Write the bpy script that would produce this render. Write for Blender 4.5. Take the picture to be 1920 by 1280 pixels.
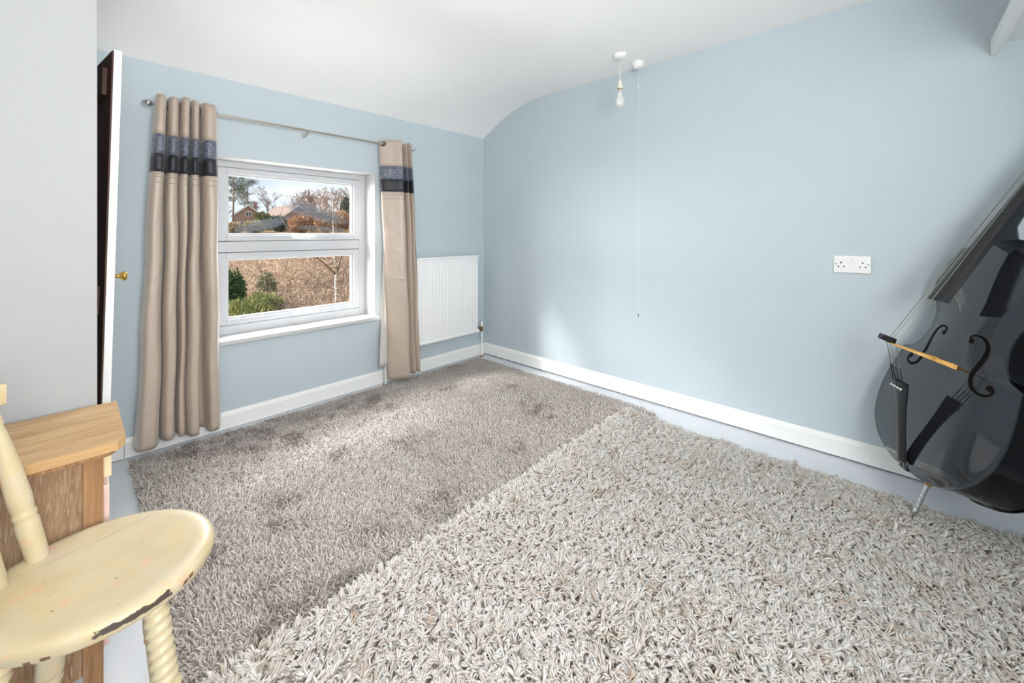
import bpy, bmesh, math, random
import numpy as np
from mathutils import Vector, Matrix

for o in list(bpy.data.objects): bpy.data.objects.remove(o)
S = bpy.context.scene
COL = S.collection
random.seed(7)
RNG = np.random.default_rng(11)

# ------------------------------------------------------------------ camera
FPX, HZ, CAMZ, YAW = 767.0, 437.0, 1.15, math.radians(43.0)
cam_d = bpy.data.cameras.new('camera')
cam_d.sensor_width = 36.0
cam_d.lens = FPX / 1920 * 36.0
cam_d.shift_y = -(640 - HZ) / 1920
cam_d.clip_start = 0.02
cam_d.clip_end = 800
cam = bpy.data.objects.new('camera', cam_d)
COL.objects.link(cam)
cam.location = (0, 0, CAMZ)
cam.rotation_euler = (math.pi / 2, 0, YAW - math.pi / 2)
S.camera = cam

# ------------------------------------------------------------------ world, sun, daylight
S.view_settings.view_transform = 'Standard'
S.view_settings.look = 'None'
S.view_settings.gamma = 1.0
S.view_settings.use_curve_mapping = False
S.view_settings.exposure = 0.44

w = bpy.data.worlds.new('sky'); S.world = w; w.use_nodes = True
nt = w.node_tree; nt.nodes.clear()
tc = nt.nodes.new('ShaderNodeTexCoord')
mp = nt.nodes.new('ShaderNodeMapping'); mp.inputs['Scale'].default_value = (1, 1, 3.0)
nz = nt.nodes.new('ShaderNodeTexNoise'); nz.inputs['Scale'].default_value = 3.2; nz.inputs['Detail'].default_value = 5
rp = nt.nodes.new('ShaderNodeValToRGB')
rp.color_ramp.elements[0].position = 0.40; rp.color_ramp.elements[0].color = (0.66, 0.76, 0.90, 1)
rp.color_ramp.elements[1].position = 0.62; rp.color_ramp.elements[1].color = (0.93, 0.94, 0.96, 1)
bg = nt.nodes.new('ShaderNodeBackground'); bg.inputs['Strength'].default_value = 0.9
wo = nt.nodes.new('ShaderNodeOutputWorld')
for a, b in ((tc.outputs['Generated'], mp.inputs['Vector']), (mp.outputs[0], nz.inputs['Vector']), (nz.outputs['Fac'], rp.inputs['Fac']),
             (rp.outputs['Color'], bg.inputs['Color']), (bg.outputs[0], wo.inputs['Surface'])):
    nt.links.new(a, b)

def lamp(name, kind, loc, target, energy, color=(1, 1, 1), **kw):
    d = bpy.data.lights.new(name, kind); d.energy = energy; d.color = color
    for k, v in kw.items(): setattr(d, k, v)
    o = bpy.data.objects.new(name, d); COL.objects.link(o); o.location = loc
    o.rotation_euler = (Vector(target) - Vector(loc)).to_track_quat('-Z', 'Y').to_euler()
    return o

SUN_DIR = Vector((0.857 * math.cos(math.radians(30)), -0.514 * math.cos(math.radians(30)), -math.sin(math.radians(30))))
lamp('sun', 'SUN', (-10, 20, 15), Vector((-10, 20, 15)) + SUN_DIR, 10.0, (1.0, 0.94, 0.86), angle=math.radians(9))
# bright sky on the sunny side of the house and above the garden
lamp('sky_daylight', 'AREA', (-1.35, 4.55, 2.15), (1.25, 2.9, 1.05), 1020, (1.0, 0.99, 0.975), shape='RECTANGLE', size=2.4, size_y=2.2)
lamp('high_sky_daylight', 'AREA', (0.85, 4.5, 2.95), (1.2, 2.9, 1.0), 1250, (0.98, 0.99, 1.0), shape='RECTANGLE', size=4.0, size_y=1.7)
# light thrown up by the sunlit ground below the sill
lamp('ground_bounce', 'AREA', (1.05, 3.95, -0.35), (1.1, 2.9, 1.4), 190, (1.0, 0.98, 0.95), shape='RECTANGLE', size=3.0, size_y=1.2)
# fill lamp in an added window (fill_window, in the end wall behind the photographer)
lamp('end_wall_fill', 'AREA', (0.20, -0.83, 1.40), (1.5, 2.0, 2.35), 60, (1.0, 0.995, 0.985), shape='RECTANGLE', size=1.2, size_y=1.0)
S.cycles.diffuse_bounces = 8
S.cycles.max_bounces = 14

# ------------------------------------------------------------------ helpers
def lin(c):
    return tuple(((x / 255 / 12.92) if x / 255 <= 0.04045 else ((x / 255 + 0.055) / 1.055) ** 2.4) for x in c)

class NT:
    """small wrapper to write node trees briefly"""
    def __init__(self, name):
        self.m = bpy.data.materials.new(name); self.m.use_nodes = True
        self.t = self.m.node_tree; self.n = self.t.nodes; self.n.clear()
        self.out = self.n.new('ShaderNodeOutputMaterial')
    def node(self, kind, ins=None, **props):
        x = self.n.new('ShaderNode' + kind)
        for k, v in props.items(): setattr(x, k, v)
        for k, v in (ins or {}).items():
            s = x.inputs[k]
            if isinstance(v, bpy.types.NodeSocket): self.t.links.new(v, s)
            else: s.default_value = v
        return x
    def mixc(self, fac, a, b, blend='MIX'):
        x = self.n.new('ShaderNodeMix'); x.data_type = 'RGBA'; x.blend_type = blend
        for i, v in ((0, fac), (6, a), (7, b)):
            if isinstance(v, bpy.types.NodeSocket): self.t.links.new(v, x.inputs[i])
            else: x.inputs[i].default_value = v if i == 0 else (*v[:3], 1)
        return x.outputs[2]
    def ramp(self, fac, stops):
        x = self.n.new('ShaderNodeValToRGB'); e = x.color_ramp.elements
        while len(e) < len(stops): e.new(0.5)
        for i, (p, c) in enumerate(stops):
            e[i].position = p; e[i].color = (*c[:3], 1) if not isinstance(c, (int, float)) else (c, c, c, 1)
        self.t.links.new(fac, x.inputs[0]); return x.outputs[0]
    def math(self, op, a, b=0.0, c=0.0, clamp=False):
        x = self.n.new('ShaderNodeMath'); x.operation = op; x.use_clamp = clamp
        for i, v in enumerate((a, b, c)):
            if isinstance(v, bpy.types.NodeSocket): self.t.links.new(v, x.inputs[i])
            else: x.inputs[i].default_value = v
        return x.outputs[0]
    def done(self, shader):
        self.t.links.new(shader, self.out.inputs['Surface']); return self.m

def plain(name, rgb, rough=0.5, metal=0.0, var=0.0, scale=8.0, bump=0.0, bscale=60.0, coat=0.0, spec=0.5, stretch=(1, 1, 1)):
    t = NT(name); c = lin(rgb)
    tcx = t.node('TexCoord')
    mpx = t.node('Mapping', {'Vector': tcx.outputs['Object'], 'Scale': stretch})
    col = (*c, 1)
    if var:
        nz = t.node('TexNoise', {'Vector': mpx.outputs[0], 'Scale': scale, 'Detail': 4.0})
        col = t.mixc(nz.outputs['Fac'], tuple(x * (1 - var) for x in c), tuple(min(1, x * (1 + var)) for x in c))
    p = t.node('BsdfPrincipled', {'Base Color': col, 'Roughness': rough, 'Metallic': metal, 'Coat Weight': coat, 'Specular IOR Level': spec})
    if bump:
        nb = t.node('TexNoise', {'Vector': mpx.outputs[0], 'Scale': bscale, 'Detail': 3.0})
        b = t.node('Bump', {'Height': nb.outputs['Fac'], 'Strength': bump, 'Distance': 0.002})
        t.t.links.new(b.outputs[0], p.inputs['Normal'])
    return t.done(p.outputs[0])

def link(name, me, mat, parent=None, smooth=False):
    o = bpy.data.objects.new(name, me); COL.objects.link(o)
    if mat is not None and len(me.materials) == 0: me.materials.append(mat)
    if parent is not None: o.parent = parent
    if smooth:
        me.polygons.foreach_set('use_smooth', np.ones(len(me.polygons), dtype=bool))
    return o

def tag(o, label, cat, group=None):
    o['label'] = label; o['category'] = cat
    if group: o['group'] = group
    return o

def struct(o):
    o['kind'] = 'structure'; return o

def empty(name, loc=(0, 0, 0), rz=0.0):
    o = bpy.data.objects.new(name, None); COL.objects.link(o)
    o.location = loc; o.rotation_euler = (0, 0, rz); o.empty_display_size = 0.05
    return o

class MB:
    """mesh builder: several shapes into ONE mesh object"""
    def __init__(self): self.v = []; self.f = []
    def add(self, vs, fs):
        n = len(self.v); self.v += [tuple(p) for p in vs]; self.f += [tuple(i + n for i in f) for f in fs]; return self
    def box(self, a, b, bev=0.0, seg=2, M=None):
        bm = bmesh.new(); bmesh.ops.create_cube(bm, size=1)
        c = [(a[i] + b[i]) / 2 for i in range(3)]; s = [abs(b[i] - a[i]) for i in range(3)]
        for v in bm.verts: v.co = Vector((v.co.x * s[0] + c[0], v.co.y * s[1] + c[1], v.co.z * s[2] + c[2]))
        if bev > 0: bmesh.ops.bevel(bm, geom=bm.edges[:], offset=bev, segments=seg, affect='EDGES', profile=0.6)
        if M is not None: bm.transform(M)
        bm.verts.ensure_lookup_table()
        self.add([v.co.copy() for v in bm.verts], [[v.index for v in f.verts] for f in bm.faces]); bm.free(); return self
    def lathe(self, prof, n=24, M=None, twist=None, cap=True):
        vs = []; fs = []
        for k, (r, z) in enumerate(prof):
            for j in range(n):
                a = 2 * math.pi * j / n
                rr = r if twist is None else r * twist(a, z)
                vs.append(Vector((rr * math.cos(a), rr * math.sin(a), z)))
        for k in range(len(prof) - 1):
            for j in range(n):
                j2 = (j + 1) % n
                fs.append((k * n + j, k * n + j2, (k + 1) * n + j2, (k + 1) * n + j))
        if cap:
            fs.append(tuple(reversed(range(n)))); fs.append(tuple(range((len(prof) - 1) * n, len(prof) * n)))
        if M is not None: vs = [M @ v for v in vs]
        return self.add(vs, fs)
    def tube(self, pts, r, n=10, cap=True, flat=None):
        pts = [Vector(p) for p in pts]; m = len(pts)
        rs = r if isinstance(r, (list, tuple)) else [r] * m
        vs = []; fs = []; ref = None
        for i, p in enumerate(pts):
            d = (pts[min(i + 1, m - 1)] - pts[max(i - 1, 0)]).normalized()
            if ref is None: ref = d.orthogonal().normalized()
            ref = (ref - d * ref.dot(d)).normalized(); q = d.cross(ref)
            for j in range(n):
                a = 2 * math.pi * j / n
                vs.append(p + ref * (rs[i] * math.cos(a)) + q * (rs[i] * math.sin(a)))
        for i in range(m - 1):
            for j in range(n):
                j2 = (j + 1) % n
                fs.append((i * n + j, i * n + j2, (i + 1) * n + j2, (i + 1) * n + j))
        if cap: fs.append(tuple(reversed(range(n)))); fs.append(tuple(range((m - 1) * n, m * n)))
        return self.add(vs, fs)
    def grid(self, rows, close=False):
        n = len(rows[0]); vs = [p for r in rows for p in r]; fs = []
        for i in range(len(rows) - 1):
            for j in range(n - 1 + (1 if close else 0)):
                j2 = (j + 1) % n
                fs.append((i * n + j, i * n + j2, (i + 1) * n + j2, (i + 1) * n + j))
        return self.add(vs, fs)
    def prism(self, poly, d0, d1, axis='y'):
        def P(a, b, d): return {'x': (d, a, b), 'y': (a, d, b), 'z': (a, b, d)}[axis]
        n = len(poly)
        vs = [P(a, b, d0) for a, b in poly] + [P(a, b, d1) for a, b in poly]
        fs = [tuple(range(n)), tuple(reversed(range(n, 2 * n)))] + [(i, i + n, (i + 1) % n + n, (i + 1) % n) for i in range(n)]
        return self.add(vs, fs)
    def mesh(self, name='m'):
        me = bpy.data.meshes.new(name); me.from_pydata(self.v, [], self.f)
        bm = bmesh.new(); bm.from_mesh(me); bmesh.ops.recalc_face_normals(bm, faces=bm.faces[:]); bm.to_mesh(me); bm.free()
        me.update(); return me
    def build(self, name, mat, parent=None, smooth=False, auto=None):
        me = self.mesh(name); o = link(name, me, mat, parent, smooth)
        if auto is not None:
            me.polygons.foreach_set('use_smooth', np.ones(len(me.polygons), dtype=bool))
            bm = bmesh.new(); bm.from_mesh(me)
            for e in bm.edges:
                e.smooth = len(e.link_faces) == 2 and e.calc_face_angle(0) < math.radians(auto)
            bm.to_mesh(me); bm.free()
        return o

def catmull(pts, n):
    P = [np.array(p, float) for p in pts]; P = [2 * P[0] - P[1]] + P + [2 * P[-1] - P[-2]]
    out = []
    m = len(P) - 3
    for k in range(n):
        u = k / (n - 1) * m; i = min(int(u), m - 1); t = u - i
        a, b, c, d = P[i:i + 4]
        out.append(0.5 * (2 * b + (c - a) * t + (2 * a - 5 * b + 4 * c - d) * t * t + (3 * b - a - 3 * c + d) * t ** 3))
    return np.array(out)

def ray(px, py):
    Fv = np.array([math.cos(YAW), math.sin(YAW), 0]); Rv = np.array([math.sin(YAW), -math.cos(YAW), 0])
    return Fv + (px - 960) / FPX * Rv + np.array([0, 0, -(py - HZ) / FPX])

# ------------------------------------------------------------------ materials
def wall_paint(name, rgb):
    t = NT(name); c = lin(rgb)
    g = t.node('NewGeometry')
    n1 = t.node('TexNoise', {'Vector': g.outputs['Position'], 'Scale': 2.2, 'Detail': 3.0})
    col = t.mixc(n1.outputs['Fac'], tuple(x * 0.975 for x in c), tuple(x * 1.02 for x in c))
    n2 = t.node('TexNoise', {'Vector': g.outputs['Position'], 'Scale': 190.0, 'Detail': 2.0})
    n3 = t.node('TexNoise', {'Vector': g.outputs['Position'], 'Scale': 9.0, 'Detail': 3.0})
    hgt = t.math('ADD', t.math('MULTIPLY', n2.outputs['Fac'], 0.25), t.math('MULTIPLY', n3.outputs['Fac'], 1.6))
    b = t.node('Bump', {'Height': hgt, 'Strength': 0.16, 'Distance': 0.004})
    p = t.node('BsdfPrincipled', {'Base Color': col, 'Roughness': 0.62, 'Normal': b.outputs[0], 'Specular IOR Level': 0.35})
    return t.done(p.outputs[0])

M_BLUE = wall_paint('blue_wall_paint', (190, 202, 208))
M_CEIL = wall_paint('white_ceiling_paint', (246, 245, 244))
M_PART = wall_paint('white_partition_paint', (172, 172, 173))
M_FLOOR = plain('grey_floor_paint', (214, 217, 222), 0.45, var=0.02, scale=3, bump=0.12, bscale=25)
M_GLOSS = plain('white_gloss_paint', (238, 238, 236), 0.35, var=0.015, scale=5)
M_UPVC = plain('white_upvc', (200, 201, 204), 0.28)  # white uPVC, colour lowered to offset the strong lamps at the window
M_SILL = plain('darkened_sill_paint', (198, 198, 198), 0.4)  # white paint, darkened to keep the strongly lit sill and reveal from blowing out
M_SEAL = plain('grey_rubber_seal', (96, 98, 102), 0.7)
M_RAD = plain('white_radiator_enamel', (242, 242, 242), 0.33)
M_BRASS = plain('aged_brass', (150, 128, 84), 0.35, 1.0)
M_GOLD = plain('polished_brass', (214, 170, 88), 0.25, 1.0)
M_STEEL = plain('brushed_steel', (190, 186, 176), 0.28, 1.0)
M_CHROME = plain('chrome', (205, 205, 208), 0.15, 1.0)
M_PLAST = plain('white_plastic', (238, 238, 236), 0.3)
M_IVORY = plain('ivory_plastic', (228, 222, 208), 0.35)
M_DARK = plain('dark_slot', (30, 30, 30), 0.6)
M_BLACK = plain('black_rubber', (22, 22, 24), 0.55)

# ------------------------------------------------------------------ room shell
X0, Y0 = 2.682, 2.872          # right wall, window wall
XL, YE = -1.30, -0.80          # left wall, end wall behind the photographer
ZF, ZW = 2.297, 2.055          # flat ceiling, top of window wall
struct(MB().box((XL - 0.1, YE - 0.1, -0.12), (X0 + 0.1, Y0 + 0.28, 0.0)).build('floor', M_FLOOR))
# ceiling: flat, curving down to the window wall
prof = [(YE - 0.1, ZF), (1.6, ZF), (2.12, ZF)]
for k in range(0, 11):
    t = k / 10
    a, b, c = np.array((2.16, ZF)), np.array((2.50, ZF - 0.012)), np.array((Y0, ZW))
    prof.append(tuple((1 - t) ** 2 * a + 2 * t * (1 - t) * b + t * t * c))
prof.append((Y0 + 0.2, ZW - 0.12))
top = [(y, z + 0.14) for y, z in reversed(prof)]
mbc = MB()
n = len(prof)
rows = [[(XL - 0.1, y, z) for y, z in prof], [(X0 + 0.1, y, z) for y, z in prof]]
mbc.grid(rows)
mbc.grid([[(XL - 0.1, y, z + 0.14) for y, z in prof], [(X0 + 0.1, y, z + 0.14) for y, z in prof]])
struct(mbc.build('ceiling', M_CEIL, auto=40))
# window wall with its opening
WX0, WX1, WZ0, WZ1 = 0.548, 1.558, 0.520, 1.602
YB = Y0 + 0.26
mb = MB()
mb.box((XL - 0.1, Y0, -0.05), (WX0, YB, 2.2)); mb.box((WX1, Y0, -0.05), (X0 + 0.1, YB, 2.2))
mb.box((WX0, Y0, -0.05), (WX1, YB, WZ0)); mb.box((WX0, Y0, WZ1), (WX1, YB, 2.2))
wall_back = struct(mb.build('wall_back', M_BLUE))
# white painted plaster lining of the reveal
mb = MB(); e = 0.003
mb.box((WX0 - 0.0, Y0 - 0.002, WZ0), (WX0 + e, Y0 + 0.155, WZ1)); mb.box((WX1 - e, Y0 - 0.002, WZ0), (WX1, Y0 + 0.155, WZ1))
mb.box((WX0, Y0 - 0.002, WZ1 - e), (WX1, Y0 + 0.155, WZ1))
mb.build('reveal', M_SILL, wall_back)
struct(MB().box((X0, YE - 0.1, 0.018), (X0 + 0.1, YB, 2.42)).box((X0 + 0.06, YE - 0.1, -0.05), (X0 + 0.1, YB, 0.018)).build('wall_right', M_BLUE))
struct(MB().box((XL - 0.1, YE - 0.1, -0.05), (XL, YB, 2.42)).build('wall_left', M_BLUE))
# end wall with an unseen window, added to hold the fill lamp
mb = MB()
mb.box((XL - 0.1, YE - 0.12, -0.05), (-0.40, YE, 2.42)); mb.box((0.80, YE - 0.12, -0.05), (X0 + 0.1, YE, 2.42))
mb.box((-0.40, YE - 0.12, -0.05), (0.80, YE, 0.90)); mb.box((-0.40, YE - 0.12, 1.90), (0.80, YE, 2.42))
struct(mb.build('wall_front', M_BLUE))
w2 = struct(empty('fill_window', (0.20, YE, 0.90)))
mb = MB()
for a, b in (((-0.6, -0.02, 0), (-0.55, 0, 1.0)), ((0.55, -0.02, 0), (0.6, 0, 1.0)), ((-0.55, -0.02, 0), (0.55, 0, 0.05)), ((-0.55, -0.02, 0.95), (0.55, 0, 1.0)), ((-0.02, -0.02, 0.05), (0.02, 0, 0.95))):
    mb.box(a, b, 0.004)
mb.build('window_frame', M_UPVC, w2)
# partition at the left, with the cupboard behind it
PX, PY = 0.0506, 1.80
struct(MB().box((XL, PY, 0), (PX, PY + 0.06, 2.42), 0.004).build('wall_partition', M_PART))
mb = MB(); mb.box((-0.06, 2.60, 0), (0.012, Y0, 2.2)); struct(mb.build('trim_1', M_GLOSS))

# cupboard door standing ajar, its top leaning out
M_DOORBACK = plain('dark_red_brown_wood', (74, 40, 30), 0.6, var=0.35, scale=3, stretch=(12, 12, 1))
dr = struct(empty('door_1', (-0.026, 2.60, 0.03)))
dvec = Vector((0.066 - 0.097, 2.29 - 2.02, 0)); ang = math.atan2(2.02 - 2.60, 0.100 - 0.022)
dr.rotation_euler = (-math.radians(1.4), 0, ang)
DW = 0.585
MB().box((0, 0.004, 0), (DW, 0.026, 1.775), 0.002).build('panel', M_GLOSS, dr)
MB().box((0.0, -0.0, 0.0), (DW - 0.004, 0.004, 1.77), 0.001).build('inner_face', M_DOORBACK, dr)
mb = MB()
for zc in (0.1, 0.88, 1.67):
    mb = MB(); mb.box((0.05, -0.014, zc - 0.05), (DW - 0.06, 0.0, zc + 0.05), 0.002); mb.build('ledge', M_DOORBACK, dr)
kn = MB().lathe([(0.008, 0), (0.007, 0.014), (0.010, 0.020), (0.0155, 0.026), (0.017, 0.032), (0.013, 0.038), (0.004, 0.040)], 20,
                Matrix.Translation((DW - 0.035, 0.026, 0.965)) @ Matrix.Rotation(-math.pi / 2, 4, 'X')).build('knob', M_GOLD, dr, smooth=True)

# baseboards
BH = 0.098
def board_profile(y0, d=0.016):   # section (offset from wall, z): top edge eased
    return [(0, 0), (d, 0), (d, BH - 0.022), (d - 0.006, BH - 0.008), (d - 0.010, BH), (0, BH)]
bb = struct(empty('baseboard_back', (0, Y0, 0)))
MB().prism([(-a, b + 0.004) for a, b in board_profile(0)], 0.1775, X0, 'x').build('board', M_GLOSS, bb)
MB().prism([(-a, b + 0.006) for a, b in board_profile(0)], -0.05, 0.1745, 'x').build('board', M_GLOSS, bb)
bb = struct(empty('baseboard_right', (X0, 0, 0)))
MB().prism([(-a, b + 0.011) for a, b in board_profile(0)], 1.2375, Y0 - 0.016, 'y').build('board', M_GLOSS, bb)
MB().prism([(-a, b + 0.011) for a, b in board_profile(0)], YE, 1.2345, 'y').build('board', M_GLOSS, bb)
# high white shelf between the walls, above the double bass
sh = empty('wall_shelf', (X0, YE, 1.905))
MB().box((-1.2, 0.0, 0.05), (0, -0.304 - YE - 0.02, 0.073), 0.002).build('shelf_board', M_GLOSS, sh)
MB().box((-1.2, -0.304 - YE - 0.02, 0.0), (0, -0.304 - YE, 0.073), 0.003).build('fascia', M_GLOSS, sh)
tag(sh, 'deep white shelf fixed high on the wall above the black double bass', 'shelf')
MB().box((-1.2, 0.0, 0.0), (0, 0.02, 0.05), 0.002).build('batten', M_GLOSS, sh)

# ------------------------------------------------------------------ window
def glass(name, smears):
    t = NT(name)
    tr = t.node('BsdfTransparent', {'Color': (0.97, 0.98, 0.98, 1)})
    gl = t.node('BsdfGlossy', {'Roughness': 0.02})
    fr = t.node('Fresnel', {'IOR': 1.35})
    base = t.node('MixShader', {0: t.math('MULTIPLY', fr.outputs[0], 0.6), 1: tr.outputs[0], 2: gl.outputs[0]})
    g = t.node('TexCoord')
    mask = None
    for (cx, cz, hl, ht, ang, k) in smears:
        m1 = t.node('Mapping', {'Vector': g.outputs['Object'], 'Location': (-cx, 0, -cz)})
        m2 = t.node('Mapping', {'Vector': m1.outputs[0], 'Rotation': (0, ang, 0)})
        m3 = t.node('Mapping', {'Vector': m2.outputs[0], 'Scale': (1 / hl, 0, 1 / ht)})
        wn = t.node('TexNoise', {'Vector': m1.outputs[0], 'Scale': 14.0, 'Detail': 4.0})
        vadd = t.node('VectorMath', {0: m3.outputs[0], 1: wn.outputs['Color']}, operation='ADD')
        vsub = t.node('VectorMath', {0: vadd.outputs[0], 1: (0.5, 0.5, 0.5)}, operation='SUBTRACT')
        ln = t.node('VectorMath', {0: vsub.outputs[0]}, operation='LENGTH')
        e = t.ramp(ln.outputs['Value'], [(0.55, k), (1.0, 0.0)])
        mask = e if mask is None else t.math('MAXIMUM', mask, e)
    if mask is None: return t.done(base.outputs[0])
    st = t.node('Mapping', {'Vector': g.outputs['Object'], 'Scale': (9, 1, 60)})
    sn = t.node('TexNoise', {'Vector': st.outputs[0], 'Scale': 1.4, 'Detail': 4.0})
    mask = t.math('MULTIPLY', mask, t.ramp(sn.outputs['Fac'], [(0.3, 0.55), (0.65, 1.0)]))
    df = t.node('BsdfDiffuse', {'Color': (0.015, 0.0158, 0.018, 1)}); tl = t.node('BsdfTranslucent', {'Color': (0.033, 0.035, 0.039, 1)})
    hz = t.node('MixShader', {0: 0.5, 1: df.outputs[0], 2: tl.outputs[0]})
    mx = t.node('MixShader', {0: mask, 1: base.outputs[0], 2: hz.outputs[0]})
    return t.done(mx.outputs[0])

win = struct(empty('window_1', (0, 0, 0)))
YFR = Y0 + 0.152                # inner face of the frame
def rect_frame(mb, x0, x1, z0, z1, wl, wr, wb, wt, y0, y1, bev=0.004):
    mb.box((x0, y0, z0), (x0 + wl, y1, z1), bev); mb.box((x1 - wr, y0, z0), (x1, y1, z1), bev)
    mb.box((x0 + wl, y0, z0), (x1 - wr, y1, z0 + wb), bev); mb.box((x0 + wl, y0, z1 - wt), (x1 - wr, y1, z1), bev)
mb = MB(); rect_frame(mb, WX0, WX1, WZ0, WZ1, 0.050, 0.050, 0.055, 0.042, YFR, YFR + 0.07)
mb.build('window_frame', M_UPVC, win)
MB().box((WX0 + 0.05, YFR, 1.030), (WX1 - 0.05, YFR + 0.07, 1.098), 0.004).build('transom', M_UPVC, win)
for (z0, z1, smears, nm) in ((1.098, WZ1 - 0.042, [(1.195, 1.295, 0.25, 0.060, math.radians(-16), 0.62), (0.845, 1.200, 0.16, 0.045, math.radians(16), 0.55), (1.25, 1.18, 0.2, 0.025, math.radians(-4), 0.3)], 'smeared_glass'),
                             (WZ0 + 0.055, 1.030, [], 'clear_glass')):
    x0, x1 = WX0 + 0.05, WX1 - 0.05
    sash = None
    mb = MB(); rect_frame(mb, x0 + 0.003, x1 - 0.003, z0 + 0.003, z1 - 0.003, 0.044, 0.044, 0.036, 0.036, YFR - 0.010, YFR + 0.05, 0.005)
    sash = mb.build('sash', M_UPVC, win)
    mb = MB(); rect_frame(mb, x0 + 0.045, x1 - 0.045, z0 + 0.037, z1 - 0.037, 0.016, 0.016, 0.014, 0.014, YFR + 0.002, YFR + 0.03, 0.004)
    mb.build('bead', M_UPVC, sash)
    mb = MB(); rect_frame(mb, x0, x1, z0, z1, 0.004, 0.004, 0.004, 0.004, YFR + 0.006, YFR + 0.03, 0)
    mb.build('seal', M_SEAL, sash)
    MB().box((x0 + 0.055, YFR + 0.012, z0 + 0.045), (x1 - 0.055, YFR + 0.016, z1 - 0.045)).build('pane', glass(nm, smears), sash)
    # handle: base plate, hub and lever lying along the rail
    mb = MB(); zc = z0 + 0.024; xc = (x0 + x1) / 2
    mb.box((xc - 0.030, YFR - 0.022, zc - 0.012), (xc + 0.050, YFR - 0.010, zc + 0.012), 0.005)
    mb.lathe([(0.013, 0), (0.013, 0.016), (0.009, 0.02)], 16, Matrix.Translation((xc + 0.01, YFR - 0.020, zc)) @ Matrix.Rotation(math.pi / 2, 4, 'X'))
    mb.tube([(xc + 0.01, YFR - 0.036, zc), (xc + 0.05, YFR - 0.042, zc + 0.004), (xc + 0.115, YFR - 0.042, zc + 0.010)], [0.008, 0.009, 0.006], 10)
    h = mb.build('handle', M_PLAST, sash, auto=40)
    MB().lathe([(0.004, 0), (0.004, 0.003)], 12, Matrix.Translation((xc + 0.012, YFR - 0.038, zc)) @ Matrix.Rotation(math.pi / 2, 4, 'X')).build('lock', M_DARK, sash)
MB().box((WX0 - 0.018, Y0 - 0.035, WZ0 - 0.024), (WX1 + 0.026, YFR + 0.01, WZ0 + 0.002), 0.006, 3).build('sill', M_SILL, win)

# ------------------------------------------------------------------ curtain rod and curtains
rod = empty('curtain_rod', (0, 2.79, 1.818))
RODX0, RODX1 = 0.285, 1.815
mb = MB(); mb.tube([(RODX0, 0, 0), (1.02, 0, 0)], 0.0085, 14); mb.tube([(1.02, 0, 0), (RODX1, 0, 0)], 0.007, 14)
mb.build('pole', M_STEEL, rod, auto=40)
for sx, xx in ((-1, RODX0), (1, RODX1)):
    MB().lathe([(0.0085, 0), (0.010, 0.004), (0.0085, 0.008), (0.017, 0.016), (0.019, 0.026), (0.014, 0.038), (0.004, 0.047), (0.001, 0.049)], 18,
               Matrix.Translation((xx, 0, 0)) @ Matrix.Rotation(sx * math.pi / 2, 4, 'Y')).build('finial', M_CHROME, rod, smooth=True)
for xx in (0.34, 1.045, 1.76):
    mb = MB(); mb.tube([(xx, 0.082, -0.022), (xx, 0.02, -0.022), (xx, 0.0, -0.014)], 0.005, 10)
    mb.lathe([(0.013, 0), (0.013, 0.006)], 16, Matrix.Translation((xx, 0.082, -0.022)) @ Matrix.Rotation(math.pi / 2, 4, 'X'))
    mb.box((xx - 0.006, -0.011, -0.0135), (xx + 0.006, 0.011, -0.0085), 0.002)
    mb.build('bracket', M_STEEL, rod, auto=40)
tag(rod, 'slim brushed steel curtain rod with pointed finial above the window', 'curtain rod')

def cloth(name, rgb, rough=0.42, sheen=0.3, weave=700, lines=None, trans=0.22, streak=0.12):
    t = NT(name); c = lin(rgb)
    tcx = t.node('TexCoord')
    m1 = t.node('Mapping', {'Vector': tcx.outputs['UV'], 'Scale': (30, 260, 1)})
    n1 = t.node('TexNoise', {'Vector': m1.outputs[0], 'Scale': 1.0, 'Detail': 3.0})
    col = t.mixc(n1.outputs['Fac'], tuple(x * (1 - streak) for x in c), tuple(min(1, x * (1 + streak)) for x in c))
    if lines is not None:
        m2 = t.node('Mapping', {'Vector': tcx.outputs['UV'], 'Scale': (60, 70, 1)})
        n2 = t.node('TexNoise', {'Vector': m2.outputs[0], 'Scale': 1.0, 'Detail': 2.0})
        col = t.mixc(t.ramp(n2.outputs['Fac'], [(0.42, 0.0), (0.6, 1.0)]), col, lin(lines))
    m4 = t.node('Mapping', {'Vector': tcx.outputs['UV'], 'Scale': (9, 11, 1), 'Rotation': (0, 0, 0.5)})
    n4 = t.node('TexNoise', {'Vector': m4.outputs[0], 'Scale': 1.0, 'Detail': 3.0, 'Distortion': 0.8})
    hh = t.math('ADD', t.math('MULTIPLY', n4.outputs['Fac'], 9.0), n1.outputs['Fac'])
    b = t.node('Bump', {'Height': hh, 'Strength': 0.5, 'Distance': 0.0012})
    p = t.node('BsdfPrincipled', {'Base Color': col, 'Roughness': rough, 'Sheen Weight': sheen, 'Sheen Roughness': 0.4, 'Normal': b.outputs[0]})
    tl = t.node('BsdfTranslucent', {'Color': col})
    mx = t.node('MixShader', {0: trans, 1: p.outputs[0], 2: tl.outputs[0]})
    return t.done(mx.outputs[0])

M_TAN = cloth('taupe_faux_silk', (192, 175, 160), 0.32, trans=0.10)
M_GREYB = cloth('grey_blue_weave', (116, 121, 134), 0.42, lines=(82, 87, 102), trans=0.04)
M_BLKB = cloth('black_faux_silk', (38, 38, 46), 0.5, 0.15, trans=0.0)
M_LINING = cloth('white_lining', (232, 228, 222), 0.8, 0.1, trans=0.35, streak=0.03)
M_STITCH = plain('dark_stitching', (120, 104, 92), 0.8)

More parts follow.
